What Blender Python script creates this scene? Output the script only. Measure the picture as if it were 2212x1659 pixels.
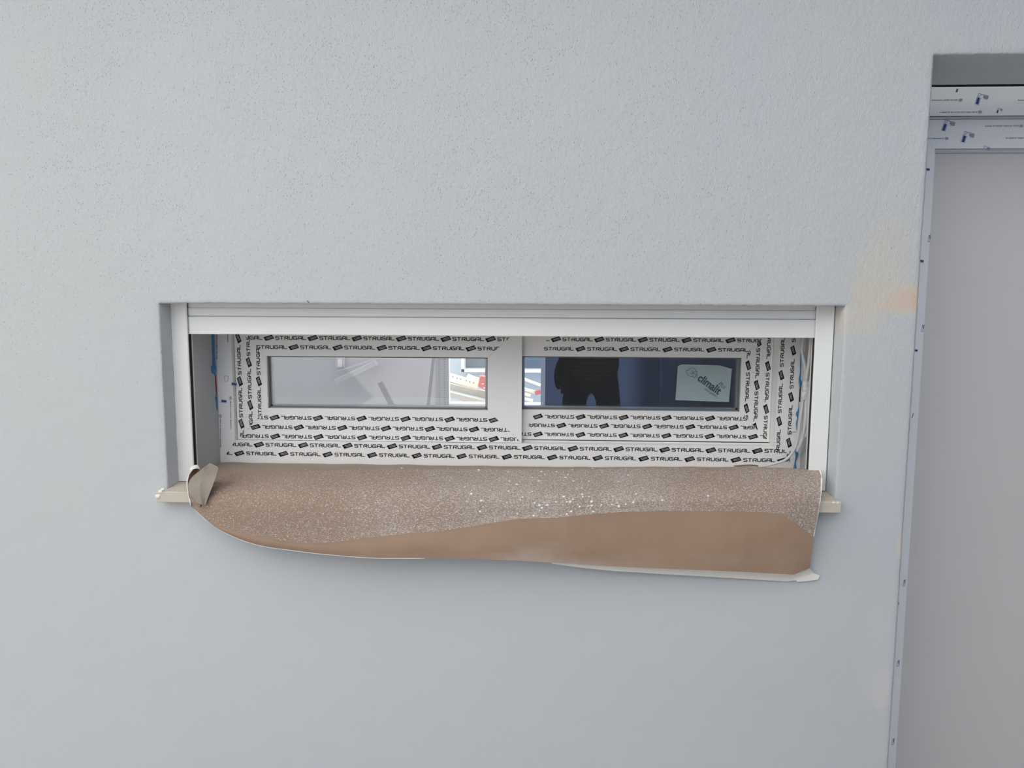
import bpy, bmesh, math, random
from mathutils import Vector, Matrix, noise

for o in list(bpy.data.objects):
    bpy.data.objects.remove(o)
scene = bpy.context.scene
COL = scene.collection
random.seed(7)

# ------------------------------------------------------------------ camera
FPX, CW, CH = 1661.0, 2212.0, 1659.0
CAM = Vector((0.0, -1.9, 1.55))
RT = Vector((0.9990318, 0.04382039, 0.00390275))
DN = Vector((0.00892632, -0.11503757, -0.99332103))
FW = Vector((-0.04307875, 0.99239414, -0.11531735))
cam_d = bpy.data.cameras.new('camera')
cam_d.sensor_width = 36.0
cam_d.lens = FPX / CW * 36.0
cam_d.clip_start = 0.005
cam = bpy.data.objects.new('camera', cam_d)
COL.objects.link(cam)
m = Matrix((RT, -DN, -FW)).transposed().to_4x4()
m.translation = CAM
cam.matrix_world = m
scene.camera = cam


def at(px, py, Y):
    """real point at wall depth Y that the photograph shows at (px, py)"""
    v = RT * (px - CW / 2) + DN * (py - CH / 2) + FW * FPX
    return CAM + v * ((Y - CAM.y) / v.y)


# ------------------------------------------------------------------ world, sun, exposure
world = bpy.data.worlds.new('sky')
scene.world = world
world.use_nodes = True
bg = world.node_tree.nodes['Background']
bg.inputs['Color'].default_value = (0.972, 0.987, 0.995, 1)
bg.inputs['Strength'].default_value = 1.0

sun_d = bpy.data.lights.new('sun', 'SUN')
sun_d.energy = 5.0
sun_d.angle = math.radians(0.6)
sun_d.color = (1.0, 0.95, 0.86)
sun = bpy.data.objects.new('sun', sun_d)
COL.objects.link(sun)
sun.rotation_euler = Vector((-0.62, 0.45, 0.64)).to_track_quat('Z', 'Y').to_euler()

vs = scene.view_settings
vs.view_transform = 'Standard'
vs.look = 'None'
vs.gamma = 1.0
vs.use_curve_mapping = False
vs.exposure = 1.28


# ------------------------------------------------------------------ helpers
def tag(o, label=None, cat=None, group=None, kind=None):
    if label: o['label'] = label
    if cat: o['category'] = cat
    if group: o['group'] = group
    if kind: o['kind'] = kind
    return o


def empty(name, loc=(0, 0, 0)):
    o = bpy.data.objects.new(name, None)
    o.empty_display_size = 0.05
    COL.objects.link(o)
    o.location = loc
    return o


def link(name, me, mat, parent=None, smooth=False):
    o = bpy.data.objects.new(name, me)
    COL.objects.link(o)
    if mat is not None and not me.materials:
        me.materials.append(mat)
    if parent is not None:
        o.parent = parent
        p = parent
        off = Vector((0, 0, 0))
        while p is not None:
            off += Vector(p.location)
            p = p.parent
        o.location = -off
    if smooth:
        for p in me.polygons: p.use_smooth = True
    return o


def mesh_from(verts, faces, name='mesh'):
    me = bpy.data.meshes.new(name)
    me.from_pydata([tuple(v) for v in verts], [], faces)
    me.update()
    return me


def bm_mesh(bm, name='mesh'):
    bmesh.ops.recalc_face_normals(bm, faces=bm.faces)
    me = bpy.data.meshes.new(name)
    bm.to_mesh(me)
    bm.free()
    return me


def add_box(bm, x0, x1, y0, y1, z0, z1, bev=0.0, seg=1):
    vs_ = [bm.verts.new((x, y, z)) for x in (x0, x1) for y in (y0, y1) for z in (z0, z1)]
    fs = [(0, 1, 3, 2), (4, 6, 7, 5), (0, 4, 5, 1), (2, 3, 7, 6), (0, 2, 6, 4), (1, 5, 7, 3)]
    faces = [bm.faces.new([vs_[i] for i in f]) for f in fs]
    if bev > 0:
        es = list({e for f in faces for e in f.edges})
        bmesh.ops.bevel(bm, geom=es, offset=bev, segments=seg, affect='EDGES', profile=0.5)


def box(name, x0, x1, y0, y1, z0, z1, mat, parent=None, bev=0.0, seg=1):
    bm = bmesh.new()
    add_box(bm, x0, x1, y0, y1, z0, z1, bev, seg)
    return link(name, bm_mesh(bm), mat, parent)


def prism(name, poly, y0, y1, mat, parent=None, bev=0.0):
    """poly: list of (x, z); extruded from y0 (front) to y1 (back)"""
    bm = bmesh.new()
    a = [bm.verts.new((x, y0, z)) for x, z in poly]
    b = [bm.verts.new((x, y1, z)) for x, z in poly]
    n = len(poly)
    bm.faces.new(a)
    bm.faces.new(list(reversed(b)))
    for i in range(n):
        bm.faces.new((a[i], b[i], b[(i + 1) % n], a[(i + 1) % n]))
    if bev > 0:
        bmesh.ops.bevel(bm, geom=list(bm.edges), offset=bev, segments=1, affect='EDGES')
    return link(name, bm_mesh(bm), mat, parent)


def catmull(pts, n):
    out = []
    P = [pts[0] * 2 - pts[1]] + list(pts) + [pts[-1] * 2 - pts[-2]]
    for i in range(1, len(P) - 2):
        for k in range(n):
            t = k / n
            p0, p1, p2, p3 = P[i - 1], P[i], P[i + 1], P[i + 2]
            out.append(0.5 * ((2 * p1) + (p2 - p0) * t + (2 * p0 - 5 * p1 + 4 * p2 - p3) * t * t + (3 * p1 - p0 - 3 * p2 + p3) * t ** 3))
    out.append(pts[-1].copy())
    return out


def tube_mesh(pts, rad, n=10, sub=6, flat=1.0):
    """swept tube through pts; rad a number or a list per point"""
    pts = [Vector(p) for p in pts]
    if not isinstance(rad, (list, tuple)): rad = [rad] * len(pts)
    cv = catmull(pts, sub) if sub > 1 else pts
    rv = [x[0] for x in catmull([Vector((r, 0, 0)) for r in rad], sub)] if sub > 1 else rad
    bm = bmesh.new()
    rings = []
    up = Vector((0, 1, 0))
    for i, p in enumerate(cv):
        t = (cv[min(i + 1, len(cv) - 1)] - cv[max(i - 1, 0)]).normalized()
        a = t.cross(up)
        if a.length < 1e-4: a = t.cross(Vector((1, 0, 0)))
        a.normalize()
        b = t.cross(a).normalized()
        rings.append([bm.verts.new(p + a * (math.cos(2 * math.pi * k / n) * rv[i]) + b * (math.sin(2 * math.pi * k / n) * rv[i] * flat)) for k in range(n)])
    for i in range(len(rings) - 1):
        for k in range(n):
            bm.faces.new((rings[i][k], rings[i][(k + 1) % n], rings[i + 1][(k + 1) % n], rings[i + 1][k]))
    bm.faces.new(list(reversed(rings[0])))
    bm.faces.new(rings[-1])
    me = bm_mesh(bm)
    for p in me.polygons: p.use_smooth = True
    return me


# ------------------------------------------------------------------ materials
def new_mat(name):
    mt = bpy.data.materials.new(name)
    mt.use_nodes = True
    nt = mt.node_tree
    b = nt.nodes['Principled BSDF']
    return mt, nt, b


def N(nt, kind, **kw):
    n = nt.nodes.new(kind)
    for k, v in kw.items():
        if k in n.inputs: n.inputs[k].default_value = v
        else: setattr(n, k, v)
    return n


def ramp(nt, fac, stops):
    r = nt.nodes.new('ShaderNodeValToRGB')
    nt.links.new(fac, r.inputs['Fac'])
    els = r.color_ramp.elements
    while len(els) < len(stops): els.new(0.5)
    for e, (p, c) in zip(els, stops):
        e.position = p
        e.color = (c, c, c, 1) if isinstance(c, (int, float)) else (*c, 1)
    return r.outputs['Color']


def mixc(nt, fac, a, b, mode='MIX'):
    x = nt.nodes.new('ShaderNodeMix')
    x.data_type = 'RGBA'
    x.blend_type = mode
    for s, i in ((fac, 0), (a, 6), (b, 7)):
        if hasattr(s, 'links'): nt.links.new(s, x.inputs[i])
        elif i == 0: x.inputs[0].default_value = s
        else: x.inputs[i].default_value = (*s, 1)
    return x.outputs[2]


def mth(nt, op, a, b=None, clamp=False):
    x = nt.nodes.new('ShaderNodeMath')
    x.operation = op
    x.use_clamp = clamp
    for i, s in enumerate((a, b)):
        if s is None: continue
        if hasattr(s, 'links'): nt.links.new(s, x.inputs[i])
        else: x.inputs[i].default_value = s
    return x.outputs[0]


def bump(nt, bsdf, height, dist=0.001, strength=1.0, prev=None):
    b = N(nt, 'ShaderNodeBump')
    b.inputs['Strength'].default_value = strength
    b.inputs['Distance'].default_value = dist
    nt.links.new(height, b.inputs['Height'])
    if prev is not None: nt.links.new(prev, b.inputs['Normal'])
    if bsdf is not None: nt.links.new(b.outputs['Normal'], bsdf.inputs['Normal'])
    return b.outputs['Normal']


def obj_co(nt, scale=(1, 1, 1), rot=(0, 0, 0), loc=(0, 0, 0)):
    tc = nt.nodes.new('ShaderNodeTexCoord')
    mp = N(nt, 'ShaderNodeMapping')
    mp.inputs['Scale'].default_value = scale
    mp.inputs['Rotation'].default_value = rot
    mp.inputs['Location'].default_value = loc
    nt.links.new(tc.outputs['Object'], mp.inputs['Vector'])
    return mp.outputs['Vector']


def noise_t(nt, vec, scale, detail=2.0, rough=0.5):
    n = N(nt, 'ShaderNodeTexNoise')
    n.inputs['Scale'].default_value = scale
    n.inputs['Detail'].default_value = detail
    n.inputs['Roughness'].default_value = rough
    if vec is not None: nt.links.new(vec, n.inputs['Vector'])
    return n.outputs['Fac']


def plain(name, col, rough=0.5, metal=0.0, bump_scale=None, bump_d=0.0003, var=0.0, var_scale=6.0):
    mt, nt, b = new_mat(name)
    b.inputs['Base Color'].default_value = (*col, 1)
    b.inputs['Roughness'].default_value = rough
    b.inputs['Metallic'].default_value = metal
    co = obj_co(nt)
    if var > 0:
        f = noise_t(nt, co, var_scale, 3)
        nt.links.new(mixc(nt, f, tuple(c * (1 - var) for c in col), tuple(min(1, c * (1 + var)) for c in col)), b.inputs['Base Color'])
    if bump_scale:
        bump(nt, b, noise_t(nt, co, bump_scale, 3), bump_d, 0.7)
    return mt


def wall_material():
    mt, nt, b = new_mat('sprayed_plaster')
    b.inputs['Roughness'].default_value = 0.85
    b.inputs['Specular IOR Level'].default_value = 0.2
    co = obj_co(nt)
    sep = N(nt, 'ShaderNodeSeparateXYZ')
    nt.links.new(co, sep.inputs[0])
    X, Z = sep.outputs['X'], sep.outputs['Z']
    # broad mottling between a grey-blue and a warmer white coat
    big = noise_t(nt, co, 1.7, 3, 0.55)
    base = mixc(nt, ramp(nt, big, [(0.35, 0.0), (0.66, 1.0)]), (0.555, 0.580, 0.594), (0.572, 0.586, 0.580))
    mid = noise_t(nt, obj_co(nt, (1, 1, 0.6)), 6.0, 3, 0.6)
    base = mixc(nt, ramp(nt, mid, [(0.45, 0.0), (0.75, 0.35)]), base, (0.535, 0.562, 0.592))

    # cream filler patches beside the door edge
    warp = noise_t(nt, co, 5.5, 4, 0.65)

    def patch(cx, cz, rx, rz, col, amt, soft=0.6):
        nonlocal base
        dx = mth(nt, 'DIVIDE', mth(nt, 'SUBTRACT', X, cx), rx)
        dz = mth(nt, 'DIVIDE', mth(nt, 'SUBTRACT', Z, cz), rz)
        d = mth(nt, 'ADD', mth(nt, 'MULTIPLY', dx, dx), mth(nt, 'MULTIPLY', dz, dz))
        d = mth(nt, 'ADD', d, mth(nt, 'MULTIPLY', mth(nt, 'SUBTRACT', warp, 0.5), 2.2))
        f = ramp(nt, d, [(max(0.0, 1 - soft) * 0.6, amt), (1.0, 0.0)])
        base = mixc(nt, f, base, col)

    def pp(px, py): 
        p = at(px, py, 0)
        return p.x, p.z
    patch(*pp(80, 600), 0.38, 1.1, (0.562, 0.565, 0.556), 0.8, 0.8)  # no filler: broad left tone, lowered in colour against the bright light there
    patch(*pp(1935, 640), 0.115, 0.05, (0.66, 0.575, 0.485), 1.0)
    patch(*pp(1960, 650), 0.05, 0.03, (0.68, 0.545, 0.45), 0.8)
    patch(*pp(1850, 690), 0.07, 0.045, (0.63, 0.595, 0.525), 0.9)
    patch(*pp(1905, 560), 0.085, 0.12, (0.615, 0.59, 0.53), 0.7)
    patch(*pp(1948, 1180), 0.014, 0.04, (0.67, 0.61, 0.52), 0.8)
    patch(*pp(1902, 1490), 0.028, 0.075, (0.645, 0.62, 0.605), 0.95, 0.35)
    patch(*pp(1890, 1420), 0.06, 0.16, (0.60, 0.60, 0.605), 0.6)

    # pin holes, denser in the upper coat
    v = N(nt, 'ShaderNodeTexVoronoi')
    v.inputs['Scale'].default_value = 150.0
    v.inputs['Randomness'].default_value = 1.0
    wn = N(nt, 'ShaderNodeTexNoise')
    wn.inputs['Scale'].default_value = 60.0
    nt.links.new(co, wn.inputs['Vector'])
    vec = N(nt, 'ShaderNodeVectorMath', operation='MULTIPLY_ADD')
    nt.links.new(wn.outputs['Color'], vec.inputs[0])
    vec.inputs[1].default_value = (0.006, 0.006, 0.006)
    nt.links.new(obj_co(nt, (1.7, 0.3, 0.75), (0, math.radians(-14), 0)), vec.inputs[2])
    nt.links.new(vec.outputs[0], v.inputs['Vector'])
    cr = N(nt, 'ShaderNodeSeparateColor')
    nt.links.new(v.outputs['Color'], cr.inputs[0])
    zone = noise_t(nt, co, 3.2, 3, 0.6)
    zs = ramp(nt, mth(nt, 'DIVIDE', Z, 3.0), [(0.40, 0.0), (0.49, 0.12), (0.56, 0.55), (0.72, 0.6)])
    xs_ = ramp(nt, mth(nt, 'ADD', mth(nt, 'DIVIDE', X, 4.0), 0.5), [(0.12, 0.7), (0.3, 1.0), (0.52, 1.0), (0.62, 0.30), (0.68, 0.03)])
    dens = mth(nt, 'MULTIPLY', mth(nt, 'MULTIPLY', zs, xs_), ramp(nt, zone, [(0.38, 0.25), (0.62, 1.9)]))
    keep = mth(nt, 'LESS_THAN', cr.outputs[0], dens)
    size = mth(nt, 'ADD', 0.08, mth(nt, 'MULTIPLY', cr.outputs[1], 0.20))
    geo = nt.nodes.new('ShaderNodeNewGeometry')
    gs = N(nt, 'ShaderNodeSeparateXYZ')
    nt.links.new(geo.outputs['True Normal'], gs.inputs[0])
    keep = mth(nt, 'MULTIPLY', keep, mth(nt, 'GREATER_THAN', mth(nt, 'ABSOLUTE', gs.outputs['Y']), 0.6))
    pit = mth(nt, 'MULTIPLY', keep, mth(nt, 'LESS_THAN', v.outputs['Distance'], size))
    col = mixc(nt, mth(nt, 'MULTIPLY', pit, 0.72), base, (0.21, 0.23, 0.25))
    nt.links.new(col, b.inputs['Base Color'])
    # relief: sprayed grain, elongated and slanting in the upper half
    g1 = noise_t(nt, obj_co(nt, (1.3, 1, 0.7), (0, math.radians(-14), 0)), 260, 2, 0.55)
    g2 = noise_t(nt, co, 85, 2, 0.5)
    g3 = noise_t(nt, co, 22, 2, 0.5)
    rough_z = ramp(nt, mth(nt, 'DIVIDE', Z, 3.0), [(0.28, 0.22), (0.50, 0.75), (0.66, 1.0)])
    h = mth(nt, 'MULTIPLY', mth(nt, 'ADD', mth(nt, 'MULTIPLY', g1, 0.55), mth(nt, 'MULTIPLY', g2, 0.8)), rough_z)
    h = mth(nt, 'ADD', h, mth(nt, 'MULTIPLY', g3, 0.55))
    h = mth(nt, 'SUBTRACT', h, mth(nt, 'MULTIPLY', pit, 0.8))
    bump(nt, b, h, 0.0026, 0.9)
    return mt


def kraft_material(name, spatter):
    mt, nt, b = new_mat(name)
    b.inputs['Roughness'].default_value = 0.75
    b.inputs['Specular IOR Level'].default_value = 0.25
    co = obj_co(nt)
    f = noise_t(nt, co, 7, 4, 0.6)
    base = mixc(nt, ramp(nt, f, [(0.3, 0.0), (0.7, 1.0)]), (0.360, 0.242, 0.165), (0.412, 0.280, 0.194))
    fib = noise_t(nt, obj_co(nt, (6, 1, 60)), 30, 2, 0.6)
    base = mixc(nt, mth(nt, 'MULTIPLY', fib, 0.25), base, (0.47, 0.325, 0.235))
    if spatter:
        sep = N(nt, 'ShaderNodeSeparateXYZ')
        nt.links.new(co, sep.inputs[0])
        dens = ramp(nt, mth(nt, 'ADD', mth(nt, 'DIVIDE', sep.outputs['X'], 2.0), 0.5),
                    [(0.02, 0.20), (0.25, 0.44), (0.42, 0.88), (0.60, 0.90), (0.70, 0.50), (0.80, 0.66), (0.87, 0.86)])
        fn = noise_t(nt, co, 5, 3, 0.6)
        dens = mth(nt, 'MULTIPLY', dens, ramp(nt, fn, [(0.3, 0.7), (0.7, 1.25)]))
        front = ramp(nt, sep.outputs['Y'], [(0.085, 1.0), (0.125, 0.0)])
        dens = mth(nt, 'MULTIPLY', dens, front)
        r1 = noise_t(nt, obj_co(nt, (0.62, 1.0, 1.4), (0, math.radians(10), 0)), 380, 3, 0.6)
        r2 = noise_t(nt, co, 520, 2, 0.5)
        g = mth(nt, 'ADD', mth(nt, 'MULTIPLY', r1, 0.7), mth(nt, 'MULTIPLY', r2, 0.3))
        lift = mth(nt, 'ADD', mth(nt, 'SUBTRACT', g, 0.562), mth(nt, 'MULTIPLY', dens, 0.095))
        paint = ramp(nt, lift, [(0.0, 0.0), (0.075, 1.0)])
        film = mth(nt, 'MULTIPLY', dens, 0.30)
        base = mixc(nt, film, base, (0.58, 0.51, 0.47))
        base = mixc(nt, mth(nt, 'MULTIPLY', mth(nt, 'MULTIPLY', paint, front), 0.76), base, (0.79, 0.745, 0.70))
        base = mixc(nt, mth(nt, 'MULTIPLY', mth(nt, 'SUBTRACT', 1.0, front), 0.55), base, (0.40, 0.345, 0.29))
        v = N(nt, 'ShaderNodeTexVoronoi')
        v.inputs['Scale'].default_value = 95.0
        nt.links.new(co, v.inputs['Vector'])
        cr = N(nt, 'ShaderNodeSeparateColor')
        nt.links.new(v.outputs['Color'], cr.inputs[0])
        dot = mth(nt, 'MULTIPLY', mth(nt, 'LESS_THAN', cr.outputs[0], mth(nt, 'MULTIPLY', dens, 0.16)),
                  mth(nt, 'LESS_THAN', v.outputs['Distance'], mth(nt, 'ADD', 0.08, mth(nt, 'MULTIPLY', cr.outputs[1], 0.12))))
        base = mixc(nt, dot, base, (0.80, 0.79, 0.77))
        h = mth(nt, 'MULTIPLY', mth(nt, 'ADD', g, mth(nt, 'MULTIPLY', dot, 0.15)), mth(nt, 'ADD', 0.12, front))
        bump(nt, b, h, 0.0055, 1.0)
    else:
        # chalky wipes of dried paint low on the sheet
        wv = noise_t(nt, obj_co(nt, (1.2, 1, 4.0), (0, math.radians(18), 0)), 4.0, 4, 0.6)
        sep = N(nt, 'ShaderNodeSeparateXYZ')
        nt.links.new(co, sep.inputs[0])
        bell = ramp(nt, mth(nt, 'ADD', mth(nt, 'DIVIDE', sep.outputs['X'], 2.0), 0.5), [(0.25, 0.25), (0.38, 0.5), (0.46, 1.0), (0.52, 0.8), (0.60, 0.2)])
        fz = ramp(nt, mth(nt, 'SUBTRACT', sep.outputs['Z'], 0.88), [(0.0, 1.0), (0.075, 0.0)])
        chalk = mth(nt, 'MULTIPLY', mth(nt, 'MULTIPLY', ramp(nt, wv, [(0.42, 0.0), (0.70, 1.0)]), bell), mth(nt, 'MULTIPLY', fz, 0.75))
        base = mixc(nt, chalk, base, (0.62, 0.57, 0.53))
        wr = noise_t(nt, obj_co(nt, (1, 1, 0.45), (0, math.radians(-25), 0)), 6.5, 2, 0.5)
        bump(nt, b, wr, 0.016, 0.8)
    nt.links.new(base, b.inputs['Base Color'])
    return mt


def glass_material(name, tint, base_refl):
    mt = bpy.data.materials.new(name)
    mt.use_nodes = True
    nt = mt.node_tree
    nt.nodes.clear()
    out = nt.nodes.new('ShaderNodeOutputMaterial')
    tr = nt.nodes.new('ShaderNodeBsdfTransparent')
    tr.inputs['Color'].default_value = (*tint, 1)
    gl = nt.nodes.new('ShaderNodeBsdfGlossy')
    gl.inputs['Roughness'].default_value = 0.0
    gl.inputs['Color'].default_value = (0.95, 0.97, 1.0, 1)
    lw = nt.nodes.new('ShaderNodeLayerWeight')
    lw.inputs['Blend'].default_value = 0.5
    f = mth(nt, 'ADD', mth(nt, 'MULTIPLY', mth(nt, 'POWER', lw.outputs['Facing'], 5.0), 0.85), base_refl, True)
    mx = nt.nodes.new('ShaderNodeMixShader')
    nt.links.new(f, mx.inputs[0])
    nt.links.new(tr.outputs[0], mx.inputs[1])
    nt.links.new(gl.outputs[0], mx.inputs[2])
    nt.links.new(mx.outputs[0], out.inputs['Surface'])
    return mt


def striped_shirt():
    mt, nt, b = new_mat('striped_knit')
    b.inputs['Roughness'].default_value = 0.95
    b.inputs['Specular IOR Level'].default_value = 0.05
    tc = nt.nodes.new('ShaderNodeTexCoord')
    sep = N(nt, 'ShaderNodeSeparateXYZ')
    nt.links.new(tc.outputs['Object'], sep.inputs[0])
    fr = mth(nt, 'FRACT', mth(nt, 'MULTIPLY', sep.outputs['Z'], 38.0))
    line = mth(nt, 'LESS_THAN', fr, 0.16)
    nt.links.new(mixc(nt, line, (0.020, 0.016, 0.012), (0.75, 0.46, 0.22)), b.inputs['Base Color'])
    return mt


M = {}
M['wall'] = wall_material()
M['lacquer'] = plain('white_lacquered_aluminium', (0.86, 0.86, 0.825), 0.35)
M['lacquer2'] = plain('white_film_wrapped_aluminium', (0.90, 0.893, 0.865), 0.30, bump_scale=30, bump_d=0.0006)
M['bluefilm'] = plain('pale_blue_film_wrap', (0.83, 0.85, 0.87), 0.30, bump_scale=18, bump_d=0.0008)
M['plainreveal'] = plain('smooth_painted_reveal', (0.50, 0.52, 0.53), 0.8, bump_scale=90, bump_d=0.0008)
M['ink'] = plain('black_print_ink', (0.012, 0.011, 0.014), 0.5)
M['blueink'] = plain('blue_print_ink', (0.012, 0.05, 0.24), 0.5)
M['greyink'] = plain('grey_blue_print_ink', (0.12, 0.16, 0.26), 0.5)
M['dark'] = plain('black_brush_pile', (0.01, 0.01, 0.012), 0.9)
M['brown'] = plain('brown_brush_pile', (0.045, 0.022, 0.018), 0.9)
M['gasket'] = plain('grey_gasket', (0.16, 0.17, 0.17), 0.6)
M['spacer'] = plain('spacer_bar', (0.35, 0.38, 0.38), 0.35, 0.4)
M['glass'] = glass_material('window_glass', (0.96, 0.97, 0.98), 0.035)
M['sill'] = plain('cream_stone', (0.60, 0.53, 0.44), 0.7, bump_scale=70, bump_d=0.0015, var=0.12, var_scale=22)
M['kraft_s'] = kraft_material('paint_spattered_kraft_paper', True)
M['kraft'] = kraft_material('clean_kraft_paper', False)
M['kraft_in'] = plain('dark_kraft_underside', (0.13, 0.062, 0.038), 0.85, var=0.2)
M['tape'] = plain('cream_masking_tape', (0.29, 0.25, 0.20), 0.7, bump_scale=26, bump_d=0.004, var=0.06, var_scale=14)
M['tape_w'] = plain('painted_over_tape', (0.84, 0.81, 0.74), 0.7, bump_scale=40, bump_d=0.002)
M['paint'] = plain('dried_white_paint', (0.88, 0.87, 0.85), 0.6)
M['sealant'] = plain('blue_sealant', (0.035, 0.20, 0.44), 0.5, bump_scale=90, bump_d=0.003)
M['redseal'] = plain('red_brown_foam', (0.30, 0.045, 0.04), 0.8)
M['cable'] = plain('white_cable_sheath', (0.68, 0.68, 0.68), 0.4)
M['cable_g'] = plain('grey_cable_sheath', (0.55, 0.58, 0.62), 0.4)
M['wiregreen'] = plain('yellow_green_wire', (0.20, 0.17, 0.03), 0.5)
M['wirebrown'] = plain('brown_wire', (0.24, 0.12, 0.04), 0.5)
M['cleartape'] = plain('translucent_tape_wrap', (0.74, 0.75, 0.75), 0.2, bump_scale=120, bump_d=0.004)
M['sticker'] = plain('pale_green_glazing_sticker', (0.36, 0.45, 0.45), 0.35, var=0.08, var_scale=20)
M['stickeredge'] = plain('sticker_pale_edge', (0.48, 0.54, 0.53), 0.35)
M['stickerink'] = plain('sticker_ink', (0.045, 0.075, 0.095), 0.5)
M['panel'] = plain('pale_grey_door_panel', (0.63, 0.615, 0.60), 0.55, var=0.03, var_scale=3)
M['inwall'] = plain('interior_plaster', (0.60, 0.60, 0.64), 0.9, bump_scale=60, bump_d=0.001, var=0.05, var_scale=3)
M['darkwall'] = plain('unlit_interior_plaster', (0.30, 0.31, 0.34), 0.9)  # darker copy of the interior plaster, the room's dimness put into its colour
M['oppwall'] = plain('blue_grey_render', (0.13, 0.195, 0.40), 0.9, var=0.06)
M['oppwall2'] = plain('slate_blue_render', (0.185, 0.275, 0.52), 0.9, var=0.06)
M['ground'] = plain('concrete_floor', (0.40, 0.39, 0.38), 0.9, bump_scale=25, bump_d=0.002, var=0.15)
M['sidewall'] = plain('dull_grey_render', (0.15, 0.15, 0.15), 0.9, var=0.08)  # dark so the added right wall returns little light
M['yardwall'] = plain('weathered_render', (0.43, 0.42, 0.42), 0.9, var=0.06)
M['white'] = plain('white_frame', (0.90, 0.90, 0.90), 0.4)
M['courtwall'] = plain('pale_blue_far_wall', (0.50, 0.58, 0.64), 0.9)
M['farglass'] = plain('far_window_glass', (0.10, 0.14, 0.17), 0.1)
M['timber'] = plain('pale_timber', (0.88, 0.80, 0.64), 0.7, var=0.08)
M['greytimber'] = plain('grey_metal_profile', (0.36, 0.35, 0.31), 0.5, var=0.1)
M['red'] = plain('red_plastic', (0.50, 0.10, 0.075), 0.45)
M['lath'] = plain('grey_lath', (0.28, 0.28, 0.31), 0.8)
M['bead'] = plain('galvanised_bead', (0.42, 0.43, 0.46), 0.5, 0.3)
M['shirt'] = striped_shirt()
M['trousers'] = plain('dark_navy_trousers', (0.010, 0.012, 0.020), 0.95, bump_scale=20, bump_d=0.01)
M['skin'] = plain('skin', (0.42, 0.25, 0.18), 0.6)
M['hair'] = plain('dark_hair', (0.02, 0.014, 0.01), 0.7)
M['shoe'] = plain('dark_shoe', (0.02, 0.02, 0.02), 0.6)
M['bundle'] = plain('dark_brown_cloth', (0.045, 0.028, 0.014), 0.95, bump_scale=40, bump_d=0.01)
M['phone'] = plain('black_phone', (0.02, 0.02, 0.022), 0.2)

# ------------------------------------------------------------------ SETTING: front wall with two openings
WX0, WX1, WZ0, WZ1 = -0.970, 0.722, 1.0215, 1.5255      # window opening
DX0, DX1, DZ0, DZ1 = 0.894, 2.45, 0.0, 2.107            # door opening
TH = 0.36


def lines(lo, hi, f0, f1, step, big, edges):
    s = set()
    x = lo
    while x < hi:
        s.add(round(x, 5))
        x += step if f0 - 1e-6 <= x < f1 else big
    s.add(hi)
    for e in edges:
        s = {v for v in s if abs(v - e) > 0.009}
        s |= {e, round(e - 0.005, 5), round(e + 0.005, 5)}
    return sorted(v for v in s if lo <= v <= hi)


xs = lines(-6.0, 3.4, -1.6, 1.2, 0.016, 0.10, (WX0, WX1, DX0, DX1))
zs = lines(0.0, 10.0, 0.4, 2.4, 0.016, 0.10, (WZ0, WZ1, DZ1))  # wall carried far above view to keep the sun off the yard


def in_open(x, z):
    return (WX0 < x < WX1 and WZ0 < z < WZ1) or (DX0 < x < DX1 and z < DZ1)


bm = bmesh.new()
grid = {}
cells = {}
for i in range(len(xs) - 1):
    for j in range(len(zs) - 1):
        if in_open((xs[i] + xs[i + 1]) / 2, (zs[j] + zs[j + 1]) / 2): continue
        cells[(i, j)] = 1


def gv(i, j):
    if (i, j) in grid: return grid[(i, j)]
    x, z = xs[i], zs[j]
    around = [(i - 1, j - 1), (i - 1, j), (i, j - 1), (i, j)]
    inside = [c for c in around if 0 <= c[0] < len(xs) - 1 and 0 <= c[1] < len(zs) - 1]
    border = any(c not in cells for c in inside)
    y = 0.0012 * noise.noise(Vector((x * 4, z * 4, 1.0))) + 0.0005 * noise.noise(Vector((x * 22, z * 22, 5.0)))
    if border:
        y += 0.0018
        r = 0.0026 if abs(z - WZ1) < 1e-4 else 0.0011
        x += r * noise.noise(Vector((x * 55, z * 55, 9.0)))
        z += r * noise.noise(Vector((x * 70, z * 70, 3.0)))
    v = bm.verts.new((x, y, z))
    grid[(i, j)] = v
    return v


for (i, j) in cells:
    bm.faces.new((gv(i, j), gv(i + 1, j), gv(i + 1, j + 1), gv(i, j + 1)))
bm.edges.ensure_lookup_table()
for e in [e for e in bm.edges if len(e.link_faces) == 1]:
    a, b_ = e.verts
    mx_, mz_ = (a.co.x + b_.co.x) / 2, (a.co.z + b_.co.z) / 2
    if mx_ < -5.99 or mx_ > 3.39 or mz_ > 9.99 or mz_ < 0.001: continue
    dep = 0.262 if (mz_ > 2.0 and mx_ > 0.88) else TH
    fz = (lambda z: DZ1) if dep < 0.3 else (lambda z: z)
    va, vb = bm.verts.new((a.co.x, dep, fz(a.co.z))), bm.verts.new((b_.co.x, dep, fz(b_.co.z)))
    bm.faces.new((a, b_, vb, va))
bmesh.ops.remove_doubles(bm, verts=bm.verts, dist=0.0002)
wall_front = link('wall_front', bm_mesh(bm), M['wall'], None, True)
tag(wall_front, 'rough pale grey plastered wall around the long window and the door opening', kind='structure')
# smooth inner reveals behind the shutter guides
for (a, b_) in ((WX0 - 0.002, -0.934), (0.713, WX1 + 0.002)):
    box('reveal_lining', a, b_, 0.088, 0.33, WZ0, WZ1, M['plainreveal'], wall_front)
# dark nick at the lintel edge
nk = at(665, 652, -0.001)
prism('plaster_nick', [(nk.x - 0.003, nk.z + 0.003), (nk.x + 0.002, nk.z - 0.003), (nk.x + 0.004, nk.z - 0.002), (nk.x - 0.001, nk.z + 0.003)], -0.0015, 0.001, M['gasket'], wall_front)


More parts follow.
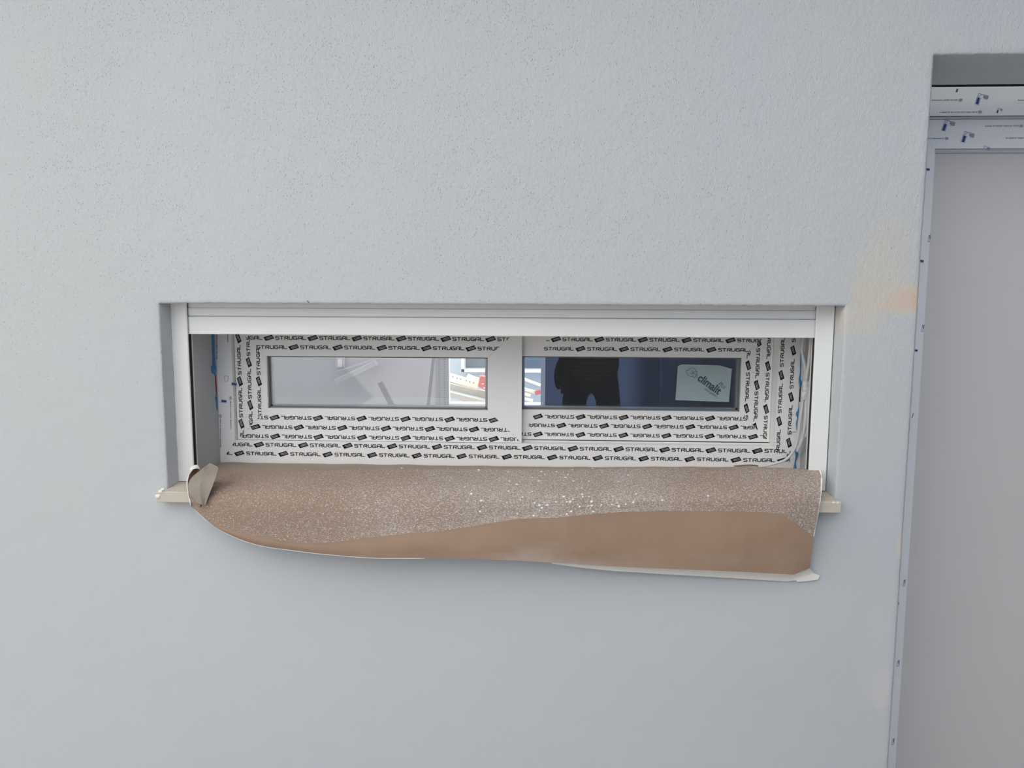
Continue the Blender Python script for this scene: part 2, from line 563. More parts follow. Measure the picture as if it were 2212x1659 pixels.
def struct(name, x0, x1, y0, y1, z0, z1, mat, label):
    return tag(box(name, x0, x1, y0, y1, z0, z1, mat), label, kind='structure')


struct('floor', -40, 40, -40, 30, -0.1, 0.0, M['ground'], 'grey concrete floor running under the building')
# behind the photographer: seen only as the reflection in the panes
struct('wall_opposite', -0.25, 3.1, -5.2, -5.0, 0, 4.2, M['oppwall'], 'blue grey rendered wall mirrored in the right pane')
struct('wall_pier', 1.12, 1.50, -5.0, -4.9, 0, 4.2, M['oppwall2'], 'slightly lighter blue pier mirrored beside the sticker')
struct('wall_side', -9, -0.25, -9.2, -9.0, 0, 2.4, M['yardwall'], 'pale wall across the yard mirrored left of the person')
struct('wall_blocker_left', -5.7, -5.5, -9, 0.0, 0, 3.0, M['yardwall'], 'added pale wall cutting the light from the far left')  # added to cut the light arriving from the left
struct('wall_blocker_right', 2.9, 3.1, -7.2, 3.6, 0, 8.0, M['sidewall'], 'added tall side wall blocking light from the right')  # unseen wall added to block sky light from the right
struct('ceiling_shade_slab', -4.5, 3.4, -0.6, 0.0, 2.95, 3.1, M['inwall'], 'added unseen slab dimming the upper wall')  # unseen slab added to dim the top of the wall
# rooms behind the window
INY = 2.4
struct('wall_partition', -0.014, 0.0, 0.55, 3.4, 0, 2.8, M['inwall'], 'thin partition meeting the window behind the right sash edge')
bm = bmesh.new()
OL, OR, OB, OT = -0.543, 0.0, 0.925, 2.2
for a in ((-5, OL, 0, 2.8), (OL, OR, 0, OB), (OL, OR, OT, 2.8)):
    add_box(bm, a[0], a[1], INY, INY + 0.05, a[2], a[3])
wall_back = tag(link('wall_back', bm_mesh(bm), M['inwall']), 'pale interior wall with an unglazed opening seen through the left pane', kind='structure')
box('opening_ledge', OL, OR, INY - 0.01, INY + 0.07, OB, OB + 0.012, M['white'], wall_back)
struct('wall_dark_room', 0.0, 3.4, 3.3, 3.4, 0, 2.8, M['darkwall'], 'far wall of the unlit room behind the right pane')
struct('ceiling_sunblock', -5, 3.5, 0.36, 1.75, 2.75, 2.9, M['darkwall'], 'added slab over the rooms keeping the sun off the sill')  # unseen slab added to stop sun passing through the panes
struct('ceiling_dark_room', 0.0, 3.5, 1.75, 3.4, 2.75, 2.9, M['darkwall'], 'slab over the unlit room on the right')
struct('wall_yard', -7, 7, 6.5, 6.7, 0, 2.6, M['courtwall'], 'far sunlit yard wall seen through the interior opening')

# ------------------------------------------------------------------ print lettering
GLYPH = {
    'S': [[(1, 1), (.15, 1), (0, .85), (0, .66), (.15, .52), (.85, .52), (1, .38), (1, .15), (.85, 0), (0, 0)]],
    'T': [[(0, 1), (1, 1)], [(.45, 1), (.45, 0)]],
    'R': [[(.02, 0), (.02, .72), (.3, 1), (.85, 1), (1, .85), (1, .62), (.85, .46), (.3, .46)], [(.55, .46), (1, 0)]],
    'U': [[(0, 1), (0, .2), (.2, 0), (.8, 0), (1, .2), (1, 1)]],
    'G': [[(1, 1), (.2, 1), (0, .8), (0, .2), (.2, 0), (1, 0), (1, .5), (.5, .5)]],
    'A': [[(0, 0), (0, .7), (.3, 1), (1, 1), (1, 0)], [(0, .36), (1, .36)]],
    'L': [[(0, 1), (0, .15), (.15, 0), (1, 0)]],
}


def stroke(poly, w):
    out = []
    for (x0, y0), (x1, y1) in zip(poly, poly[1:]):
        d = Vector((x1 - x0, y1 - y0))
        L = d.length
        if L < 1e-9: continue
        d /= L
        n = Vector((-d.y, d.x)) * (w / 2)
        e = d * (w / 2) * 0.8
        a, b_ = Vector((x0, y0)) - e, Vector((x1, y1)) + e
        out.append([a + n, a - n, b_ - n, b_ + n])
    return out


def word_polys():
    out = []
    adv, lw = 1.20, 0.86
    for k, ch in enumerate('STRUGAL'):
        for pl in GLYPH[ch]:
            out += stroke([(k * adv + x * lw, y) for x, y in pl], 0.23)
    s = 1.0 / (6 * adv + lw)
    return [[v * s for v in q] for q in out]     # width 1


WORD = word_polys()


def icon_polys():
    """slanted dark block with pale slots, unit width"""
    w, h = 1.0, 0.46
    rects = [(-.5, -.5 + .20, -h / 2, h / 2), (.40, .5, -h / 2, h / 2), (-.5, .5, h / 2 - .15, h / 2), (-.5, .5, -h / 2, -h / 2 + .15), (-.30, .40, -.045, .045)]
    ca, sa = math.cos(math.radians(17)), math.sin(math.radians(17))
    out = []
    for x0, x1, y0, y1 in rects:
        q = []
        for x, y in ((x0, y0), (x1, y0), (x1, y1), (x0, y1)):
            x += 0.28 * -y
            q.append(Vector((x * ca - y * sa, x * sa + y * ca)))
        out.append(q)
    return out


ICON = icon_polys()


def clip(poly, region):
    """Sutherland-Hodgman; region convex, counter-clockwise"""
    out = poly
    n = len(region)
    for i in range(n):
        a, b_ = Vector(region[i]), Vector(region[(i + 1) % n])
        e = b_ - a
        src, out = out, []
        for k in range(len(src)):
            p, q = src[k], src[(k + 1) % len(src)]
            sp = e.x * (p.y - a.y) - e.y * (p.x - a.x)
            sq = e.x * (q.y - a.y) - e.y * (q.x - a.x)
            if sp >= 0: out.append(p)
            if (sp >= 0) != (sq >= 0):
                t = sp / (sp - sq)
                out.append(p + (q - p) * t)
        if len(out) < 3: return []
    return out


def ccw(poly):
    s = sum(poly[i][0] * poly[(i + 1) % len(poly)][1] - poly[(i + 1) % len(poly)][0] * poly[i][1] for i in range(len(poly)))
    return poly if s > 0 else list(reversed(poly))


def flat_print(name, polys, Y, mat, parent):
    verts, faces = [], []
    for q in polys:
        b0 = len(verts)
        verts += [(p[0], Y, p[1]) for p in q]
        faces.append(list(range(b0, b0 + len(q))))
    if not faces: return None
    return link(name, mesh_from(verts, faces), mat, parent)


def print_row(start_px, end_px, Y, ang, period, n_back, n_fwd, region, icon_after=True, hgt=0.80):
    """a row of words. start_px/end_px: where the photo shows the first and last letter's outer ends, on plane Y"""
    a, b_ = at(*start_px, Y), at(*end_px, Y)
    L = (b_ - a).length
    d = Vector((math.cos(ang), math.sin(ang)))
    up = Vector((-d.y, d.x))
    c0 = Vector(((a.x + b_.x) / 2, (a.z + b_.z) / 2))
    reg = ccw(region)
    out = []
    for k in range(-n_back, n_fwd + 1):
        c = c0 + d * (period * k)
        for q in WORD:
            qq = [c + d * ((p.x - 0.5) * L) + up * ((p.y - 0.5 * 0.124) * L * hgt) for p in q]
            qq = clip(ccw(qq), reg)
            if qq: out.append(qq)
        ci = c + d * (period * 0.5)
        for q in ICON:
            qq = [ci + d * (p.x * L * 0.30) + up * (p.y * L * 0.30) for p in q]
            qq = clip(ccw(qq), reg)
            if qq: out.append(qq)
    return out


def inset(poly, m_):
    cx = sum(p[0] for p in poly) / len(poly)
    cz = sum(p[1] for p in poly) / len(poly)
    return poly


# ------------------------------------------------------------------ window_1
win = tag(empty('window_1', (-0.11, 0.24, 1.07)), 'long white sliding window with printed film on its frames', kind='structure')
FX0, FX1, FZ0, FZ1 = -0.936, 0.7135, 1.062, 1.50
JL, JR, JB = -0.8895, 0.6415, 1.1290       # inner edges of the fixed frame (sashes overlap them)
FY = 0.24
e = 0.0009
prism('frame_sill_rail', [(FX0, FZ0), (FX1, FZ0), (JR, JB), (JL, JB)], FY, FY + 0.10, M['lacquer2'], win, e)
prism('frame_jamb', [(FX0, FZ0), (JL, JB), (JL, FZ1 - .056), (FX0, FZ1)], FY, FY + 0.10, M['lacquer2'], win, e)
prism('frame_jamb', [(FX1, FZ0), (FX1, FZ1), (JR, FZ1 - .056), (JR, JB)], FY, FY + 0.10, M['lacquer2'], win, e)
prism('frame_head', [(FX0, FZ1), (JL, FZ1 - .056), (JR, FZ1 - .056), (FX1, FZ1)], FY, FY + 0.10, M['lacquer2'], win, e)
# sliding track ribs on the sill rail
box('track_rib', JL, JR, 0.2475, 0.2510, JB - 0.004, JB + 0.0015, M['lacquer'], win, 0.0005)
box('track_rib', -0.06, JR, 0.2885, 0.2905, JB - 0.004, JB + 0.0035, M['lacquer'], win, 0.0005)
box('track_rib', JL, JR, 0.325, 0.330, JB - 0.004, JB + 0.005, M['lacquer'], win, 0.0005)


def rot_region(p): return [(x, z) for x, z in p]


def sash(name, x0, x1, z0, z1, gx0, gx1, gz0, gz1, yf, th):
    s = empty(name, ((x0 + x1) / 2 - win.location.x, yf - win.location.y, z0 - win.location.z))
    s.parent = win
    mem = {'bottom': [(x0, z0), (x1, z0), (gx1, gz0), (gx0, gz0)], 'top': [(x0, z1), (gx0, gz1), (gx1, gz1), (x1, z1)],
           'left': [(x0, z0), (gx0, gz0), (gx0, gz1), (x0, z1)], 'right': [(x1, z0), (x1, z1), (gx1, gz1), (gx1, gz0)]}
    for k, nm in (('bottom', 'bottom_rail'), ('top', 'top_rail'), ('left', 'stile'), ('right', 'stile')):
        prism(nm, mem[k], yf, yf + th, M['lacquer2'], s, 0.0007)
    # glazing bead, set back, all round
    bm = bmesh.new()
    w = 0.0035
    for a in ((gx0 - .002, gx1 + .002, gz0 - .002, gz0 + w), (gx0 - .002, gx1 + .002, gz1 - w, gz1 + .002), (gx0 - .002, gx0 + w, gz0 - .002, gz1 + .002), (gx1 - w, gx1 + .002, gz0 - .002, gz1 + .002)):
        add_box(bm, a[0], a[1], yf + 0.010, yf + 0.014, a[2], a[3])
    link('gasket', bm_mesh(bm), M['gasket'], s)
    box('pane', gx0 - .002, gx1 + .002, yf + 0.014, yf + 0.018, gz0 - .002, gz1 + .002, M['glass'], s)
    box('pane', gx0 - .002, gx1 + .002, yf + 0.034, yf + 0.038, gz0 - .002, gz1 + .002, M['glass'], s)
    bm = bmesh.new()
    w = 0.0085
    for a in ((gx0, gx1, gz0, gz0 + w), (gx0, gx1, gz1 - w * .2, gz1), (gx0, gx0 + w, gz0, gz1), (gx1 - w, gx1, gz0, gz1)):
        add_box(bm, a[0], a[1], yf + 0.0185, yf + 0.0335, a[2], a[3])
    link('spacer_bar', bm_mesh(bm), M['spacer'], s)
    return s, mem


SY1, SY2 = 0.258, 0.292
ls, lm = sash('sash', -0.8885, -0.0655, 1.1300, 1.463, -0.7965, -0.163, 1.2235, 1.3735, SY1, 0.030)
rs, rm = sash('sash', -0.140, 0.6410, 1.1345, 1.463, -0.068, 0.5545, 1.2215, 1.3755, SY2, 0.030)
ls['label'] = 'front sliding sash with pale view through its pane'
rs['label'] = 'rear sliding sash with dark mirrored pane and sticker'

H0, H90, H180, H270 = 0.0, math.pi / 2, math.pi, -math.pi / 2
P1, P1V = 0.1266, 0.1236
yl = SY1 - 0.0005
pr = []
pr += print_row((595.5, 729.6), (660.6, 730.4), yl, H0, P1, 1, 5, lm['top'])
pr += print_row((649.2, 750), (714.5, 750.8), yl, H0, P1, 2, 4, lm['top'])
pr += print_row((672, 902.8), (608, 902.4), yl, H180, P1, 5, 1, lm['bottom'])
pr += print_row((630.7, 923), (566.7, 922.6), yl, H180, P1, 6, 1, lm['bottom'])
pr += print_row((673, 943.6), (609.4, 943), yl, H180, P1, 6, 1, lm['bottom'])
pr += print_row((517.5, 809), (515.5, 745.4), yl, H90, P1V, 2, 1, lm['left'])
pr += print_row((541, 860.8), (537, 797), yl, H90, P1V, 2, 2, lm['left'])
pr += print_row((562, 901.5), (559.5, 837.9), yl, H90, P1V, 1, 2, lm['left'])
flat_print('printed_lettering', pr, yl, M['ink'], ls)
yr = SY2 - 0.0005
P2 = 0.1228
regT = [(0.0, 1.3), (0.66, 1.3), (0.66, 1.5), (0.0, 1.5)]
pr = []


def cut(poly, x0):
    return clip([Vector(p) for p in ccw(poly)], [(x0, 0), (2, 0), (2, 3), (x0, 3)])


pr += print_row((1216, 733), (1279.5, 733.5), yr, H0, P2, 1, 4, cut(rm['top'], 0.002))
pr += print_row((1176, 753), (1238.7, 753.5), yr, H0, P2, 0, 4, cut(rm['top'], -0.004))
pr += print_row((1239.5, 900.6), (1177, 900), yr, H180, P2, 4, 0, cut(rm['bottom'], -0.04))
pr += print_row((1289.9, 920), (1227.6, 919.4), yr, H180, P2, 4, 1, cut(rm['bottom'], -0.046))
pr += print_row((1239, 939), (1177, 938.3), yr, H180, P2, 5, 1, cut(rm['bottom'], -0.0655))
pr += print_row((1616, 805), (1613, 866.7), yr, H270, P2, 1, 1, rm['right'])
pr += print_row((1638, 753), (1635.5, 817), yr, H270, P2, 1, 2, rm['right'])
pr += print_row((1658.5, 806), (1655.5, 868.7), yr, H270, P2, 2, 2, rm['right'])
flat_print('printed_lettering', pr, yr, M['ink'], rs)
yf = FY - 0.0005
P3 = 0.1285
fb = [(FX0, FZ0), (FX1, FZ0), (JR, JB), (JL, JB)]
fr = [(FX1, FZ0), (FX1, FZ1), (JR, FZ1 - .056), (JR, JB)]
pr = []
pr += print_row((574.6, 960.7), (639.3, 961.5), yf, H0, P3, 2, 11, [(FX0, FZ0), (FX1, FZ0), (0.664, JB), (JL, JB)])
pr += print_row((628, 980.6), (691.6, 981.6), yf, H0, P3, 2, 10, fb)
pr += print_row((1683.6, 891.6), (1687.5, 829), yf, H90, P3, 2, 2, [(p[0], p[1]) for p in fr])
pr += print_row((1709.5, 839), (1713, 776), yf, H90, P3, 2, 1, [(p[0], p[1]) for p in fr])
flat_print('printed_lettering', pr, yf, M['ink'], win)


# blue film print: little flag marks and lines of tiny type
def flag_polys(c, s, ang, bar=True, flag=True):
    """bar with a small outlined flag; s = length of the bar in metres"""
    ca, sa = math.cos(ang), math.sin(ang)

    def T(q): return [Vector((c.x + (x * ca - y * sa) * s, c.z + (x * sa + y * ca) * s)) for x, y in q]
    A, B = [], []
    if bar:
        A.append(T([(-.17, 0), (.17, 0), (.17, .95), (-.17, .95)]))
        for x in (-.26, .26): B.append(T([(x - .03, -.08), (x + .03, -.08), (x + .03, 1.0), (x - .03, 1.0)]))
    if flag:
        for q in stroke([(-.2, 1.0), (-.2, 1.5), (1.25, 1.5), (1.25, 1.0), (.75, 1.0)], .06): B.append(T([(p.x, p.y) for p in q]))
        for q in stroke([(-.05, 1.05), (.2, 1.4)], .06): B.append(T([(p.x, p.y) for p in q]))
        for yy in (1.36, 1.24, 1.12): B.append(T([(.55, yy - .035), (1.2, yy - .035), (1.2, yy + .035), (.55, yy + .035)]))
    return A, B


def tiny_type(c, L, ang, h, ring=True):
    ca, sa = math.cos(ang), math.sin(ang)
    rnd = random.Random(int(c.x * 9973 + c.z * 7919))

    def T(q): return [Vector((c.x + x * ca - y * sa, c.z + x * sa + y * ca)) for x, y in q]
    out = []
    if ring:
        pts = [(h * 1.1 * math.cos(t * math.pi / 5), h * 0.8 * math.sin(t * math.pi / 5)) for t in range(11)]
        for q in stroke(pts, h * .22): out.append(T([(p.x, p.y) for p in q]))
        for q in stroke([(-h * .4, 0), (h * .4, 0)], h * .5): out.append(T([(p.x, p.y) for p in q]))
    x = h * 1.8
    while x < L:
        w = h * rnd.uniform(.25, .5)
        y0, y1 = -h * rnd.uniform(.25, .4), h * rnd.uniform(.2, .45)
        out.append(T([(x, y0), (x + w, y0), (x + w, y1), (x, y1)]))
        x += w + h * (.2 if rnd.random() < .85 else .55)
    return out


A, B = [], []
for (px, py, bar, flag) in ((500, 829, 1, 1), (482, 866, 1, 0)):
    c = at(px + (0 if flag else -4), py, yf)
    a, b_ = flag_polys(c, 0.016, -H90 - 0.12, bar, False)
    A += a
    B += b_
    if flag:
        # outlined flag standing left of its bar
        c2 = at(490, 820, yf)
        for q in stroke([(-.006, -.008), (-.007, .010), (.004, .010), (.003, -.003), (-.003, -.006)], .0009): B.append([Vector((c2.x + p.x, c2.z + p.y)) for p in q])
B2 = []
B2 += tiny_type(at(498, 860, yf), 0.088, -H90 - .03, 0.0045)
B2 += tiny_type(at(476, 899, yf), 0.090, -H90 - .03, 0.0045)
B2 += tiny_type(at(468, 712, yf), 0.085, -H90 - .03, 0.0045, False)
B2 += tiny_type(at(491.5, 700, yf), 0.052, -H90 - .03, 0.0045, False)
flat_print('film_marks', A, yf, M['blueink'], win)
flat_print('film_type', B + B2, yf, M['greyink'], win)

# glazing sticker on the rear sash
st = tag(empty('glazing_sticker', at(1459, 863, SY2 + 0.0135)), 'pale green glazing sticker with slanted lettering on the dark right pane', 'sticker')
ys = SY2 + 0.0132
sp = [at(a, b_, ys) for a, b_ in ((1459, 863.4), (1574.4, 867.9), (1581, 797.9), (1554.6, 789.9), (1472, 787.8), (1464.2, 790.6))]
prism('sheet', [(p.x, p.z) for p in sp], ys, ys + 0.0006, M['sticker'], st)
for a, b_ in ((sp[2], sp[3]), (sp[3], sp[4]), (sp[0], sp[1])):
    flat_print('pale_edge', stroke([(a.x, a.z), (b_.x, b_.z)], 0.0016), ys - 0.0003, M['stickeredge'], st)
def font_mesh(txt, start_px, end_px, Y, bold=0.0, shear=0.0, sx=1.18):
    cu = bpy.data.curves.new('lettering', 'FONT')
    cu.body = txt
    cu.offset = bold
    cu.shear = shear
    tmp = bpy.data.objects.new('tmp_text', cu)
    COL.objects.link(tmp)
    bpy.context.view_layer.update()
    me = bpy.data.meshes.new_from_object(tmp.evaluated_get(bpy.context.evaluated_depsgraph_get()))
    bpy.data.objects.remove(tmp)
    x0 = min(v.co.x for v in me.vertices)
    x1 = max(v.co.x for v in me.vertices)
    a, b_ = at(*start_px, Y), at(*end_px, Y)
    L = (b_ - a).length
    s = L / (x1 - x0)
    d = (b_ - a).normalized()
    up = Vector((-d.z, 0, d.x))
    for v in me.vertices:
        v.co = a + d * ((v.co.x - x0) * s) + up * (v.co.y * s * sx)
    me.materials.clear()
    return me


link('lettering', font_mesh('climalit', (1505.5, 820), (1551.5, 853), ys - 0.0004, 0.03), M['stickerink'], st)
link('small_lettering', font_mesh('Plus', (1550, 831), (1565, 841), ys - 0.0004, 0, 0.4), M['stickerink'], st)
link('small_lettering', font_mesh('saint-gobain', (1521, 841), (1548, 859), ys - 0.0004, 0, 0.4), M['stickerink'], st)
lg = []
for pl in ([(1482, 801), (1487, 800), (1490, 796), (1495, 794.6), (1500, 796), (1503, 801), (1505.5, 804), (1506, 808), (1503, 812), (1500, 816), (1496.5, 813), (1492, 813.5), (1487, 811), (1483.5, 806), (1482, 801)],
           [(1490, 805), (1494, 807.5), (1499, 803), (1504, 803)], [(1494.5, 801), (1498, 806), (1497, 811)], [(1499, 806), (1502, 809), (1506, 811), (1504.5, 815)]):
    lg += stroke([(lambda p: (p.x, p.z))(at(a, b_, ys)) for a, b_ in pl], 0.0011)
flat_print('emblem', lg, ys - 0.0004, M['stickerink'], st)

# ------------------------------------------------------------------ roller shutter: guides and lowered slats
rsx = tag(empty('roller_shutter', (-0.125, 0.07, 1.446)), 'white roller shutter lowered a hand below the lintel between its guides', 'shutter')
GB = 1.0548


def guide(xi, xo, brush):
    """U channel; xi inner edge, xo outer edge"""
    s = 1 if xo > xi else -1
    prof = [(xi, .0585), (xi + s * .002, .057), (xo, .057), (xo, .087), (xi + s * .001, .087), (xi + s * .001, .0825),
            (xi + s * .018, .0825), (xi + s * .018, .0625), (xi, .0625)]
    bm = bmesh.new()
    lo = [bm.verts.new((x, y, GB)) for x, y in prof]
    hi = [bm.verts.new((x, y, WZ1 + .02)) for x, y in prof]
    n = len(prof)
    for i in range(n): bm.faces.new((lo[i], lo[(i + 1) % n], hi[(i + 1) % n], hi[i]))
    bm.faces.new(lo)
    bm.faces.new(list(reversed(hi)))
    g = link('guide_rail', bm_mesh(bm), M['lacquer'], rsx)
    x0, x1 = sorted((xi + s * .001, xi + s * .017))
    box('brush_strip', x0, x1, .0635, .0790, GB + .001, WZ1 + .015, brush, g)
    return g


guide(-0.928, -0.9695, M['dark'])
guide(0.675, 0.7185, M['brown'])
for gx in (-0.9705, 0.7186):
    box('joint_gap', gx, gx + .0014, .0574, .0600, GB, WZ1, M['gasket'], rsx)
for (z0, z1, y0) in ((1.5135, 1.545, 0.0690), (1.4925, 1.5130, 0.0670), (1.4450, 1.4905, 0.0655)):
    bm = bmesh.new()
    add_box(bm, -0.934, 0.682, y0, y0 + 0.011, z0, z1, 0.0012, 2)
    link('slat', bm_mesh(bm), M['lacquer'], rsx)
box('slat_joint', -0.934, 0.682, 0.0695, 0.0775, 1.449, 1.535, M['bead'], rsx)

# ------------------------------------------------------------------ stone sill
sill = tag(empty('window_sill', (-0.13, -0.03, 1.0215)), 'cream stone window sill with ends proud of the wall', 'sill')


def sill_mesh():
    bm = bmesh.new()
    x0, x1 = -0.986, 0.7275
    # front nosing, proud of the wall
    add_box(bm, x0, x1, -0.032, -0.001, 1.0215, 1.0500, 0.0022, 2)
    # body inside the opening, falling outwards
    v = [bm.verts.new(p) for p in ((WX0 + .001, -.004, 1.0225), (WX1 - .001, -.004, 1.0225), (WX1 - .001, .30, 1.0225), (WX0 + .001, .30, 1.0225),
                                   (WX0 + .001, -.004, 1.0498), (WX1 - .001, -.004, 1.0498), (WX1 - .001, .30, 1.064), (WX0 + .001, .30, 1.064))]
    for f in ((0, 3, 2, 1), (4, 5, 6, 7), (0, 1, 5, 4), (1, 2, 6, 5), (2, 3, 7, 6), (3, 0, 4, 7)):
        bm.faces.new([v[i] for i in f])
    return bm_mesh(bm)


link('slab', sill_mesh(), M['sill'], sill)
# lumps of mortar and paint on the ends
for i, (px, py, r) in enumerate(((342, 1072, .006), (347, 1062, .005), (352, 1057, .004), (1801, 1086, .0035), (1810, 1086, .003))):
    p = at(px, py, -0.031)
    bm = bmesh.new()
    bmesh.ops.create_icosphere(bm, subdivisions=2, radius=1)
    for v in bm.verts:
        v.co *= 1 + 0.35 * noise.noise(v.co * 1.7 + Vector((i * 5, 0, 0)))
        v.co = Vector((v.co.x * r * 1.3, v.co.y * r * .6, v.co.z * r)) + p
    link('mortar_lump', bm_mesh(bm), M['tape_w'], sill, True)

# ------------------------------------------------------------------ kraft paper masking the sill
paper = tag(empty('masking_paper', (-0.12, 0.0, 1.06)), 'brown kraft paper draped over the sill, spattered with white paint', 'paper')
px0 = [478, 505, 560, 640, 700, 800, 900, 1000, 1100, 1200, 1300, 1400, 1500, 1600, 1690, 1733]
r1 = list(zip([430, 470, 530, 630, 700, 800, 900, 1000, 1100, 1200, 1300, 1400, 1500, 1600, 1700, 1771],
              [1030, 1026, 1021, 1016, 1015, 1013, 1012, 1012, 1012, 1012, 1012, 1011, 1010.5, 1010.5, 1013.5, 1017],
              [.075, .10, .11, .105, .10, .10, .10, .10, .10, .10, .095, .09, .085, .075, .06, .050]))
r2 = list(zip([407, 458, 522, 626, 700, 800, 900, 1000, 1100, 1200, 1300, 1400, 1500, 1600, 1698, 1772],
              [1058, 1064, 1066, 1066, 1066, 1067, 1068, 1068, 1068, 1068, 1068, 1067, 1066, 1066, 1068, 1072],
              [-.040, -.044, -.046, -.047, -.047, -.047, -.047, -.047, -.047, -.047, -.047, -.046, -.045, -.044, -.042, -.040]))
r3 = list(zip([412, 470, 550, 640, 700, 800, 900, 1000, 1100, 1200, 1300, 1400, 1500, 1600, 1690, 1757],
              [1091, 1135, 1157, 1172, 1172, 1161, 1151, 1141, 1123, 1118, 1109, 1104, 1104, 1105, 1110, 1160],
              [-.052, -.066, -.072, -.078, -.080, -.080, -.078, -.076, -.074, -.072, -.070, -.068, -.066, -.064, -.060, -.050]))
r4 = list(zip([414, 473, 552, 642, 700, 800, 900, 1000, 1100, 1200, 1300, 1400, 1500, 1600, 1715, 1748],
              [1095, 1143, 1176, 1190, 1197, 1205, 1206, 1207, 1210, 1216, 1222, 1227, 1231, 1235, 1241, 1228],
              [-.050, -.060, -.064, -.068, -.070, -.070, -.068, -.066, -.062, -.056, -.050, -.046, -.042, -.036, -.024, -.022]))
R0 = [Vector((at(x, 1000, .236).x, .237, 1.0665)) for x in px0]
R1, R2, R3, R4 = [[at(*p) for p in r] for r in (r1, r2, r3, r4)]
R05 = [Vector(((a.x + b_.x) / 2, .19 if b_.z < 1.075 else .17, 1.0655 + max(0, (b_.z - 1.070)) * .30)) for a, b_ in zip(R0, R1)]


def dense(row, n=6, straight=2):
    c = catmull(row, n)
    for q in range(len(row) - 1 - straight, len(row) - 1):
        if straight:
            for k in range(n): c[q * n + k] = row[q].lerp(row[q + 1], k / n)
    return c


rows_a = [dense(r) for r in (R0, R05, R1, R2, R3)]
ncol = len(rows_a[0])
cols_a = [catmull([r[i] for r in rows_a], 9) for i in range(ncol)]     # spattered part
nv = len(cols_a[0])
for i in range(ncol):
    for k in range(nv):
        p = cols_a[i][k]
        t = k / (nv - 1)
        p.y += 0.0022 * noise.noise(Vector((p.x * 9, t * 3, 0))) * (0.2 + t)
        p.z += 0.0020 * noise.noise(Vector((p.x * 14, t * 6, 4)))
# keep the sheet above the stone and clear of the nosing
for c in cols_a:
    for p in c:
        if -0.03 < p.y < 0.25: p.z = max(p.z, 1.0510 + max(0, p.y) * .048 + .002)
        elif p.y > -0.0345 and p.z > 1.02: p.y = min(p.y, -0.0345)


def sheet(name, cols, mat, parent, thick=0.0005):
    n, k = len(cols), len(cols[0])
    vv = [p for c in cols for p in c]
    ff = [(i * k + j, i * k + j + 1, (i + 1) * k + j + 1, (i + 1) * k + j) for i in range(n - 1) for j in range(k - 1)]
    o = link(name, mesh_from(vv, ff), mat, parent, True)
    md = o.modifiers.new('thickness', 'SOLIDIFY')
    md.thickness = thick
    md.offset = 0
    es = o.modifiers.new('crisp_rim', 'EDGE_SPLIT')
    es.split_angle = math.radians(45)
    return o


sheet('spattered_sheet', cols_a, M['kraft_s'], paper)['label'] = 'paint-spattered upper part of the paper'
rows_b0, rows_b1 = rows_a[-1], dense(R4)
cols_b = []
for i in range(ncol):
    a, b_ = cols_a[i][-1], rows_b1[i]
    c = []
    for k in range(11):
        t = k / 10
        p = a.lerp(b_, t)
        p.y -= 0.004 * math.sin(t * math.pi) * min(1, (a - b_).length / .06)
        p.y += 0.004 * noise.noise(Vector((p.x * 7, p.z * 7, 8))) * math.sin(t * math.pi)
        if t == 0: p.y -= 0.0006
        c.append(p)
    cols_b.append(c)
sheet('clean_flap', cols_b, M['kraft'], paper)['label'] = 'clean smooth fold hanging below the spatter'

# dried paint along the torn edges
edge_l = [cols_a[0][k] for k in range(20, nv, 3)] + [rows_b1[i] for i in range(1, 40, 3)]
link('paint_edge', tube_mesh([p + Vector((0, .0004, -.0004)) for p in edge_l], 0.0011, 6, 3), M['paint'], paper)
edge_r = [cols_a[-1][k] for k in range(17, nv)]
redge = random.Random(21)
rr = [redge.uniform(.0006, .0030) if i < 12 else redge.uniform(.0004, .0014) for i in range(len(edge_r))]
link('paint_edge', tube_mesh([p + Vector((.001, .001, 0)) for p in edge_r], rr, 8, 4), M['paint'], paper)

# larger paint drops: one splashed-on layer
bm = bmesh.new()
rnd = random.Random(3)
seen = 0
while seen < 210:
    big = seen < 75
    px = rnd.gauss(1215, 95) if big else (rnd.uniform(430, 1760) if rnd.random() < .35 else rnd.gauss(1080, 190))
    i = min(range(ncol), key=lambda q: abs(cols_a[q][nv * 3 // 4].x - at(px, 1080, -.05).x))
    k = rnd.randrange(int(nv * (.44 if rnd.random() < .6 else .6)), nv - 1)
    if not (1 <= i < ncol - 1): continue
    p = cols_a[i][k].lerp(cols_a[i + 1][k], rnd.random())
    du, dv = (cols_a[i + 1][k] - cols_a[i - 1][k]).normalized(), (cols_a[i][k + 1] - cols_a[i][k - 1]).normalized()
    nn = du.cross(dv).normalized()
    if nn.y > 0: nn = -nn
    r = rnd.uniform(.0018, .0040) if big else rnd.uniform(.0008, .0019)
    mt4 = Matrix((du * r * rnd.uniform(.9, 1.25), dv * r * rnd.uniform(.8, 1.1), nn * r * .45)).transposed().to_4x4()
    mt4.translation = p + nn * 0.0008
    bmesh.ops.create_icosphere(bm, subdivisions=1, radius=1, matrix=mt4)
    seen += 1
tag(link('paint_drops', bm_mesh(bm), M['paint'], paper, True), 'white paint drops dried on the paper', kind='stuff')

